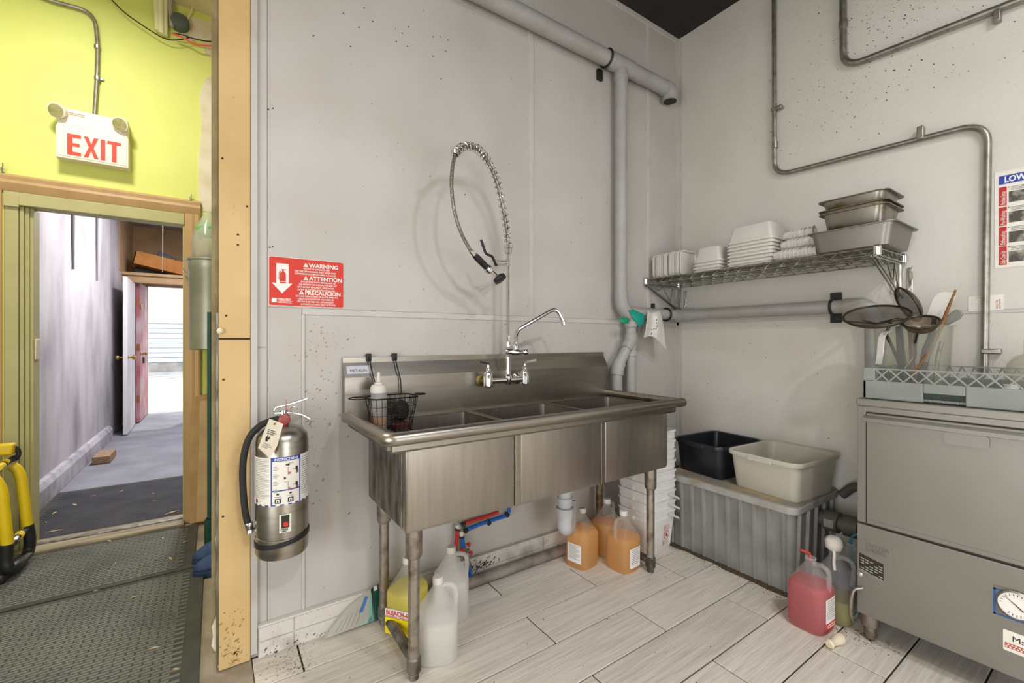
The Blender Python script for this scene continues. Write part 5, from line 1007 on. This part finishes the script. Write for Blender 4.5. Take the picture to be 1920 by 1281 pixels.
let([(0, 0), (.3, 0), (.5, .34), (.7, 0), (1, 0), (.66, .5), (.98, 1), (.68, 1), (.5, .67), (.32, 1), (.02, 1), (.34, .5)], .116, .066)
let([(0, 0), (1, 0), (1, 1), (0, 1)], .19, .02); let([(.33, 0), (.67, 0), (.67, .84), (1, .84), (1, 1), (0, 1), (0, .84), (.33, .84)], .219, .062)
for px, py in ((106, 207), (225, 233)):
    c = PY(px, py, HY-.1); hd = B().lathe([(.02, .05), (.036, .03), (.04, .005), (.04, -.004), (.034, -.006)], c, (.25, .9, .35), 24).obj('lamp_head', EW, es)
    B().lathe([(.034, -.0055), (.034, -.008), (.02, -.009), (.006, -.0095)], c, (.25, .9, .35), 24).obj('lamp_lens', EO, hd); B().tube([c+V((0, .02, -.03)), (c.x, HY-.04, c.z-.045)], .01, 8).obj('lamp_swivel', EW, hd)
cn = thing('steel_conduit', 'thin galvanised conduit bending down to the exit sign', 'conduit', (-3.32, HY-.02, 2.52))
B().tube(fil([PY(40, -22, HY-.02), PY(100, 3, HY-.02), PY(176, 22, HY-.02), PY(183, 75, HY-.02), PY(182, 140, HY-.02), PY(177, 216, HY-.02)], .1, 6), .0105, 10).obj('conduit_pipe', GALV, cn)
for y in (88, 147): p = PY(182, y, HY-.02); B().lathe([(.011, -.012), (.0145, -.01), (.0145, .01), (.011, .012)], p, n=10).obj('conduit_coupling', GALV, cn)
p = PY(188, 148, HY-.008); B().box(p.x-.01, HY-.012, p.z-.008, p.x+.018, HY-.001, p.z+.008).obj('pipe_strap', GALV, cn, bev=.003)
# pipes and cables in the top corner
WPB = mat('yellowed_white_pipe', '#e6e0b4', .5)
pb = thing('white_pipe_bundle', 'bundle of cream painted pipes coming down from the hall ceiling', 'pipe bundle', PY(305, 62, HY-.05))
for i, (x0, x1, yb) in enumerate(((291, 296, 58), (301, 303, 63), (311, 309, 66), (318, 322, 50))): a_ = PY(x0, -30, HY-.035-.012*(i % 2)); c_ = PY(x1, yb, HY-.03-.012*(i % 2)); B().tube([V((a_.x, a_.y, HH-.001)), a_, c_], .0155 if i < 3 else .012, 12).obj('cream_pipe', WPB if i != 3 else PVC, pb)
ds = PY(337, 42, HY-.03); tag(B().lathe([(.052, .045), (.052, .0), (.044, -.012), (.02, -.016)], (ds.x, HY-.047, ds.z), (0, 1, 0), 22).obj('pipe_cap', mat('slate_green_cap', '#55605a', .6)), 'dark slate round pipe cap beside the cream pipes', 'pipe cap')
def cable(pts, r, m, lb, y=HY-.03): tag(B().tube(cr([PY(px, py, y) for px, py in pts], 5), r, 8).obj('cable', m), lb, 'cable', 'cables in the hall corner')
CBL = mat('black_cable', '#2a2b22', .5); CRD = mat('coral_red_cable', '#e06a4e', .5)
cable([(205, -5), (232, 22), (262, 44), (300, 68), (322, 75), (345, 73), (356, 70)], .004, CBL, 'long black cable sagging across the green wall to the corner', HY-.06)
cable([(322, 62), (345, 66), (362, 72), (385, 77), (410, 78)], .004, CBL, 'short dark cable leaving the cream pipes to the right', HY-.065)
cable([(322, 63), (342, 70), (360, 80), (380, 85), (410, 86)], .006, CRD, 'coral red cable looping toward the tan board', HY-.08)
cable([(362, -40), (360, 0), (360, 18), (354, 30), (350, 40)], .0045, WPB, 'thin cream cord hanging from the ceiling corner', HY-.025)
for px, py, lb in ((357, 372, 'right'), (4, 318, 'left')):
    p = PY(px, py, HY-.025); t = thing('metal_clip', 'small metal spring clip at the %s end of the door casing' % lb, 'clip', p, 'clips on the casing')
    B().box(p.x-.006, p.y-.006, p.z-.012, p.x+.006, p.y+.022, p.z+.012).obj('clip_plate', CHROME, t, bev=.002); B().tube([p, p+V((.006, -.012, .02)), p+V((.004, -.006, .035))], .003, 6).obj('clip_arm', CHROME, t)
# mats
def rmat(name, x0, x1, y0, y1, z, label, m, rows, dy, border=True, seed=1):
    t = thing(name, label, 'mat', ((x0+x1)/2, (y0+y1)/2, 0)); B().box(x0, y0, z-.006, x1, y1, z+.004).obj('mat_base', mat('dark_mat_base', '#4b4b42', .9, col2='#3c3c34', scale=8), t, sm=0, bev=.003)
    g = B(); nx = int((x1-x0-.08)/rows); ny = int((y1-y0-.06)/dy)
    for j in range(ny):
        for i in range(nx):
            x = x0+.04+rows*(i+.5*(j % 2)); y = y0+.03+dy*j
            if x+rows*.8 < x1-.03: g.box(x, y, z+.003, x+rows*.9, y+dy*.66, z+.0066)
    stuff(g.obj('mat_ribs', m, t, sm=0)); return t
MATG = mat('grey_green_rubber', '#707065', .75, col2='#5a5a52', scale=4, lo=.35, hi=.7, detail=8, spots=[(40, .07, .12, '#b5ab86', .6)])
MATD = mat('dark_rubber_carpet', '#4d4d54', .85, col2='#3a3a42', scale=5, detail=8, spots=[(38, .06, .1, '#b5b0a6', .6)])
rmat('entrance_mat', -4.4, -2.822, .93, 1.585, .006, 'grey ribbed rubber mat lying against the door sill', MATG, .042, .022)
rmat('entrance_mat', -4.4, -2.78, -1.0, .915, .006, 'large worn grey rubber mat nearest the camera in the hall', mat('worn_grey_rubber', '#727268', .8, col2='#5b5b54', scale=3, lo=.35, hi=.7, detail=9, spots=[(30, .06, .1, '#b5ab86', .5)], bump=.5, bscale=60), .06, .017)
rmat('entrance_mat', CX+.06, -2.62, 1.83, 2.91, .004, 'dark ribbed mat on the corridor floor just beyond the sill', MATD, .045, .022)
B_ = box(-2.812, -1.0, .0, -2.782, .9, .013) if 0 else None
# debris on mats
LEAF = mat('dry_leaf', '#c9b48c', .9, col2='#8f7750', scale=20); rl = random.Random(12); g = B()
for (px, py, s) in ((102, 962, .035), (140, 947, .04), (86, 980, .02), (322, 961, .045), (102, 996, .04), (228, 921, .02), (175, 930, .02), (290, 940, .02), (205, 1015, .025), (320, 1048, .03), (305, 1010, .02), (287, 926, .02), (347, 1016, .015), (217, 1056, .015), (250, 1120, .015), (290, 1215, .02), (180, 1108, .012), (330, 1255, .015)):
    p = PZ(px, py, .0125); a = rl.uniform(0, 3.1); q = V((math.cos(a), math.sin(a), 0)); w = V((-q.y, q.x, 0))
    lf = B().loft([[p-q*s, p-q*s*.99, p-q*s*.98+V((0, 0, .001)), p-q*s+V((0, 0, .001))], [p-w*s*.25, p+w*s*.2, p+w*s*.2+V((0, 0, .003)), p-w*s*.25+V((0, 0, .003))], [p+q*s, p+q*s*.99, p+q*s*.98+V((0, 0, .001)), p+q*s+V((0, 0, .001))]])
    tag(lf.obj('dry_leaf', LEAF), 'scrap of dry leaf scattered on the floor mats', 'leaf', 'dry leaves on the mats')
# wood block in the corridor
wk = PZ(190, 868); tag(box(wk.x-.06, wk.y-.05, 0, wk.x+.07, wk.y+.28, .07).obj('wood_block', mat('rough_wood', '#a5876a', .8, col2='#86694f', scale=14, stretch=(6, 1, 6)), bev=.004), 'short rough wood block on the corridor floor by the wall', 'wood block')
# light switch on jamb
sw = PY(64, 655, HY+.1); tag(box(-3.592, HY+.04, sw.z-.06, -3.583, HY+.11, sw.z+.06).obj('switch_plate', mat('yellowed_plastic', '#d9cdb2', .5), bev=.003), 'cream switch plate on the inner face of the olive jamb', 'switch')
# pull cord
t0 = PY(305, 418, 3.4); tag(B().tube([(t0.x, 3.4, 2.99), (t0.x, 3.4, PY(305, 510, 3.4).z)], .003, 6).obj('pull_cord', PAPER), 'thin white pull cord hanging in the corridor', 'cord')
# box on the ledge
bx = thing('cardboard_box', 'open orange cardboard box tilted on the ledge over the inner door', 'box', (-3.45, 6.45, 2.165))
ORC = mat('orange_cardboard', '#c98b4c', .8, col2='#b87a3e', scale=6)
M_ = Matrix.Translation((-3.70, 6.3, 2.29)) @ Matrix.Rotation(R(12), 4, 'Y')
for a_ in ((0, 0, 0, .72, .012, .2), (0, .33, 0, .72, .342, .2), (0, 0, 0, .012, .34, .2), (.708, 0, 0, .72, .34, .2), (0, 0, 0, .72, .34, .012)): B().box(*a_, M_).obj('box_panel', ORC, bx, sm=0)
def junk(nm, x, z, w, h, m, lb, a, y=6.42): o = tag(box(-w/2, -.06, 0, w/2, .06, h).obj(nm, m, bev=.01), lb, 'clutter', 'clutter in the box'); o.location = (x, y, z); o.rotation_euler = (0, R(a), 0)
junk('black_case', -3.35, 2.36, .22, .12, mat('slate_plastic', '#4b4c58', .5), 'dark slate case lying in the orange cardboard box', 25); junk('blue_can', -3.1, 2.27, .1, .12, mat('pale_blue', '#9db8bd', .5), 'pale blue can in the orange cardboard box', 20)
junk('dark_bag', -2.86, 2.165, .14, .24, BLACK, 'dark bag standing on the ledge right of the box', 0, 6.5); junk('black_tray', -3.5, 2.162, .4, .1, BLACK, 'black tray wedged under the tilted cardboard box', 0, 6.5)
# ---- corner right of the door: pail, bag, cardboard, pole, clogs
pc = thing('metal_pail', 'tall galvanised pail hanging on a hook right of the doorway', 'pail', (-2.76, HY-.16, 1.14))
GP = mat('galvanised_pail', '#a5a693', .4, .6, col2='#8f9279', scale=5)
B().lathe([(.108, 0), (.114, .004), (.118, .5), (.124, .51), (.124, .56), (.13, .565), (.13, .575), (.12, .575), (.112, .5), (.106, .01)], (-2.752, HY-.16, 1.14), n=30).obj('pail_body', GP, pc)
B().tube(cr([PY(344, 505, HY-.04), PY(350, 513, HY-.1), PY(357, 516, HY-.13), V((-2.86, HY-.16, 1.655))], 4), .005, 8).obj('hook', CHROME, pc)
bgc = thing('produce_bag', 'clear plastic bag with green contents on top of the hanging pail', 'bag', (-2.77, HY-.16, 1.7))
CB = mat('clear_bag_film', '#dcdfcf', .2, sub=(.3, .5, '#eef2e4')); rb = random.Random(4)
B().loft([[V((-2.762, HY-.16, 0))+V((math.cos(2*PI*i/14)*r*rb.uniform(.85, 1.1), math.sin(2*PI*i/14)*r*rb.uniform(.85, 1.1), z)) for i in range(14)] for r, z in ((.07, 1.66), (.09, 1.74), (.1, 1.8), (.085, 1.87), (.06, 1.94), (.03, 2.0), (.012, 2.03))]).obj('bag_film', CB, bgc, sm=180)
B().lathe([(.02, 0), (.06, .02), (.065, .06), (.03, .09)], (-2.77, HY-.16, 1.86), n=12).obj('green_contents', mat('leaf_green', '#7fb96a', .7, bump=.5), bgc); B().lathe([(.05, 0), (.07, .02), (.07, .13), (.05, .14)], (-2.77, HY-.16, 1.69), n=12).obj('brown_contents', mat('tan_contents', '#c2aa80', .7, bump=.4), bgc)
cb = thing('folded_cardboard', 'flattened cardboard carton leaning on the wall beside the doorway', 'cardboard', (-2.77, HY-.06, 0))
CARD = mat('brown_cardboard', '#bb9a68', .85, col2='#a88757', scale=7); 
B().prism([(-2.865, HY-.1, .02), (-2.865, HY-.045, .72), (-2.835, HY-.04, .83), (-2.74, HY-.035, .845), (-2.62, HY-.035, .84), (-2.62, HY-.1, .02)], (0, .018, 0)).obj('carton_sheet', CARD, cb, sm=0)
B().prism([(-2.83, HY-.104, .02), (-2.812, HY-.055, .8), (-2.63, HY-.055, .8), (-2.63, HY-.104, .02)], (0, .01, 0)).obj('carton_flap', mat('pale_cardboard', '#c9ab7a', .85, col2='#b5946a', scale=6), cb, sm=0)
for i, zz_ in enumerate((.36, .42, .48)): B().box(-2.85+.01*i, HY-.104+.014*i+.02, zz_, -2.842+.01*i, HY-.07, zz_+.04).obj('carton_print', GREYP, cb, sm=0) if 0 else None
gpole = PZ(390, 1045); gp = thing('green_pole', 'dark green pole standing on the floor behind the tan board', 'pole', (-2.755, 1.12, 0))
DGN = mat('dark_green_paint', '#1f4a3a', .5, col2='#173a2d', scale=8)
B().tube([(-2.755, 1.12, .0), (-2.755, 1.12, 1.36)], .0135, 12).obj('pole_shaft', DGN, gp); B().tube([(-2.76, 1.12, .0), (-2.76, 1.12, .18)], .022, 12).obj('pole_sleeve', DGN, gp); B().tube([(-2.755, 1.12, .17), (-2.755, 1.12, .19)], .018, 12).obj('pole_collar', BLACK, gp)
NAVY = mat('navy_foam', '#31496b', .6, col2='#263b5a', scale=12)
def clog(x, y, rot, label):
    t = thing('foam_clog', label, 'clog', (0, 0, 0), 'clogs behind the tan board')
    def foot(z, k, top=0):
        out = []
        for i in range(24):
            a = 2*PI*i/24; r = .052*k*(1.0 if math.cos(a) > 0 else .82); out.append(V((math.cos(a)*.135*k*(1), math.sin(a)*r, z)))
        return out
    B().loft([foot(0, .96), foot(.006, 1), foot(.028, 1.01), foot(.032, .99)]).obj('sole', mat('dark_navy_sole', '#24364f', .7), t, sm=50)
    up = []
    for u in range(7):
        th = u/6*PI/2; out = []
        for i in range(13):
            ph = PI*i/12; xx = .132-.14*(u/6); half = .05*math.sin(math.acos(max(-1, min(1, (xx)/.136)))) if abs(xx) < .136 else .004; hh = .03+.05*math.sin(min(1, u/5)*PI/2)
            out.append(V((xx, math.cos(ph)*max(half, .006)*1.0, .03+math.sin(ph)*(hh-.0))))
        up.append(out)
    b = B(); n = 13; vs = [p for r in up for p in r]; b.add(vs, [(i*n+j, i*n+j+1, (i+1)*n+j+1, (i+1)*n+j) for i in range(6) for j in range(12)]+[tuple(range(13))]); o = b.obj('upper', NAVY, t, sm=60); md = o.modifiers.new('thick', 'SOLIDIFY'); md.thickness = .006
    B().tube([(-.005, .05, .06), (-.08, .048, .055), (-.13, .0, .052), (-.08, -.048, .055), (-.005, -.05, .06)], .007, 8).obj('heel_strap', NAVY, t)
    t.location = (x, y, .0); t.rotation_euler.z = R(rot); return t
clog(-2.69, .83, 186, 'navy foam clog nearer the camera, toe peeking past the tan board'); clog(-2.7, .99, 191, 'navy foam clog farther back beside the green pole')
# ---- yellow and black tubular cart at the left edge
yc = thing('tubular_cart', 'yellow and black tubular equipment cart standing at the left end of the sill', 'cart', (-3.75, 1.33, 0))
YEL = mat('yellow_painted_tube', '#e6c616', .4, col2='#d4b20e', scale=8); CG = mat('grey_cart_plastic', '#6f6f66', .6, col2='#5f5f57', scale=6); CBK = mat('black_cart_plastic', '#22221f', .45)
Yn, Yf, Xr = 1.26, 1.5, -3.6
def yt(px, py, y): return PY(px, py, y)
B().tube(cr([yt(22, 873, Yf), yt(33, 882, Yf), yt(40, 900, Yf), yt(44, 930, Yf), yt(51, 990, Yf)], 5), .0225, 14).obj('yellow_tube', YEL, yc)
B().tube(cr([yt(-18, 893, Yn), yt(-6, 905, Yn), yt(3, 925, Yn), yt(7, 960, Yn), yt(14, 1024, Yn)], 5), .023, 14).obj('yellow_tube', YEL, yc)
B().tube([yt(-15, 848, Yf), yt(12, 842, Yf-.02)], .012, 10).obj('yellow_rod', YEL, yc)
k0 = yt(14, 842, Yf-.02); B().box(k0.x-.04, k0.y-.03, k0.z-.03, k0.x+.025, k0.y+.03, k0.z+.028).obj('yellow_clamp', YEL, yc, bev=.008)
B().tube(cr([yt(18, 836, Yf), yt(30, 840, Yf), yt(35, 850, Yf), yt(30, 860, Yf), yt(20, 864, Yf)], 4), .011, 10).obj('black_hook', CBK, yc)
B().tube([yt(-20, 882, Yn+.05), yt(5, 872, Yf-.08), yt(28, 858, Yf)], .014, 10).obj('top_rail', CBK, yc); B().tube([yt(-4, 878, Yn+.07), yt(4, 873, Yf-.1)], .0165, 10).obj('yellow_band', YEL, yc); B().tube([yt(8, 868, Yf-.07), yt(12, 866, Yf-.05)], .0165, 10).obj('yellow_band', YEL, yc)
B().tube(cr([yt(52, 985, Yf), yt(56, 1010, Yf), yt(54, 1032, Yf), yt(44, 1048, Yf-.06), yt(30, 1060, Yn+.05), yt(17, 1068, Yn), yt(12, 1050, Yn), yt(14, 1020, Yn)], 5), .024, 14).obj('corner_socket', CBK, yc)
for i in range(8): p = V(yt(47, 1042, Yf-.04)).lerp(V(yt(27, 1060, Yn+.06)), i/7); B().tube([p+V((.008, -.016, .012)), p+V((.026, -.002, .006))], .004, 6).obj('grip_rib', CG, yc)
pb_ = lambda px, py, y: yt(px, py, y)
quad = [V((-3.67, Yf-.02, .62)), V((-3.67, Yn+.02, .60)), V((-3.64, Yn+.02, .3)), V((-3.64, Yf-.02, .3))]
B().prism(quad, (-.5, 0, 0)).obj('body_panel', CG, yc, bev=.01)
for i in range(5):
    z = .56-.05*i; x = -3.67+.03*(.62-z)/.32; B().box(x+.001, Yn+.03, z, x+.006, Yf-.03, z+.035).obj('body_slat', mat('light_grey_cart_plastic', '#85857a', .6), yc, bev=.003)
B().box(-4.1, Yn+.02, .1, -3.645, Yf-.02, .3).obj('lower_body', CBK, yc, bev=.01); B().tube(cr([(-3.64, Yn+.04, .14), (-3.638, Yn+.06, .26), (-3.638, Yf-.06, .28), (-3.64, Yf-.03, .18)], 5), .012, 8).obj('lower_handle', CG, yc)
B().tube([yt(20, 1022, Yn+.02), yt(36, 1003, (Yn+Yf)/2), yt(50, 995, Yf-.02)], .014, 10).obj('cross_pin', CBK, yc); B().tube([yt(33, 1008, (Yn+Yf)/2-.02), yt(38, 1002, (Yn+Yf)/2+.02)], .019, 10).obj('yellow_band', YEL, yc); B().tube([yt(24, 1018, Yn+.05), yt(29, 1012, Yn+.08)], .019, 10).obj('pin_nut', STEELP, yc)
B().prism([(-4.15, Yn-.03, .012), (-3.58, Yn-.03, .012), (-3.56, Yf+.02, .012), (-4.15, Yf+.02, .012)], (0, 0, .045)).obj('base_rail', CBK, yc, bev=.01)
# ================================================================== SPATTER AND STAINS (dirt with shapes of its own)
def spatter(host, n, fn, m, rmin, rmax, seed, name='dirt_spatter', nrm=(0, -1, 0)):
    r_ = random.Random(seed); g = B(); nv = V(nrm); u = nv.orthogonal().normalized(); w = nv.cross(u)
    for i in range(n):
        c = fn(r_); r = rmin+(rmax-rmin)*r_.random()**3; k = 6; a0 = r_.random()*6; st = 1+r_.random()*1.2
        g.add([c+(u*math.cos(a0+2*PI*j/k)*st+w*math.sin(a0+2*PI*j/k))*r*r_.uniform(.7, 1.2) for j in range(k)], [tuple(range(k))])
    return stuff(g.obj(name, m, host, sm=0))
DIRT = mat('brown_dirt', '#6e6250', .9); DKD = mat('black_dirt', '#4f483e', .9); YD = mat('yellow_brown_dirt', '#9a8a62', .9)
gs = lambda r, m_, s_: max(-2.2, min(2.2, r.gauss(0, 1)))*s_+m_
spatter(wr, 520, lambda r: V((-.0006, gs(r, -1.25, .17), gs(r, 2.82, .2))), DKD, .0009, .0032, 1, nrm=(-1, 0, 0))
spatter(wr, 160, lambda r: V((-.0006, gs(r, -.9, .2), gs(r, 2.5, .2))), DIRT, .001, .003, 2, nrm=(-1, 0, 0))
spatter(wr, 160, lambda r: V((-.0006, r.uniform(-1.6, -.04), r.uniform(.45, 1.3))), DIRT, .001, .003, 3, nrm=(-1, 0, 0))
spatter(wb, 170, lambda r: V((gs(r, -2.38, .05), -.0006, gs(r, .98, .2))), YD, .001, .004, 4)
spatter(wb, 150, lambda r: V((r.uniform(-2.43, -.7), -.0006, gs(r, 1.2, .06))), YD, .001, .003, 5)
spatter(wb, 200, lambda r: V((r.uniform(-2.56, -.1), -.0006, r.uniform(.15, 3.0))), DIRT, .0008, .003, 6)
spatter(wb, 90, lambda r: V((gs(r, -2.68, .02), -.0106, abs(gs(r, .0, .09))+.01)), mat('rust_brown_dirt', '#a58550', .9), .0015, .0045, 7)
spatter(bb, 220, lambda r: V((gs(r, -1.66, .06), -.0214, min(.112, max(.01, gs(r, .075, .018))))), DKD, .0012, .005, 8)
spatter(bb, 260, lambda r: V((r.uniform(-2.59, -.8), -.0214, abs(gs(r, 0, .02))+.004)), DKD, .0012, .004, 9)
spatter(fl, 240, lambda r: V((gs(r, -2.5, .05), gs(r, -.1, .06), .0005)), mat('grey_brown_dirt', '#9a8f80', .9), .001, .0035, 10, nrm=(0, 0, 1))
spatter(fl, 300, lambda r: V((-.53-abs(gs(r, 0, .025)), r.uniform(-1.25, -.28), .0005)), mat('dusty_brown_dirt', '#7d705c', .9), .001, .0035, 11, nrm=(0, 0, 1))
spatter(fl, 160, lambda r: V((r.uniform(-2.4, -.5), r.uniform(-1.4, -.1), .0005)), DKD, .0008, .0028, 12, nrm=(0, 0, 1))
spatter(fl, 160, lambda r: V((gs(r, -.57, .035), gs(r, -1.25, .05), .0005)), mat('dusty_brown_dirt', '#7d705c', .9), .001, .0035, 13, nrm=(0, 0, 1))
# ================================================================== lettering -> meshes
bpy.context.view_layer.update(); dg = bpy.context.evaluated_depsgraph_get()
for o, fn, m, parent, name, sx in TXT:
    me = bpy.data.meshes.new_from_object(o.evaluated_get(dg)); off = root_of(parent).location
    for v in me.vertices: v.co = fn(v.co.x*sx, v.co.y)-off
    me.materials.clear(); me.materials.append(m)
    n = bpy.data.objects.new(name, me); C.objects.link(n); n.parent = parent
    bpy.data.objects.remove(o)
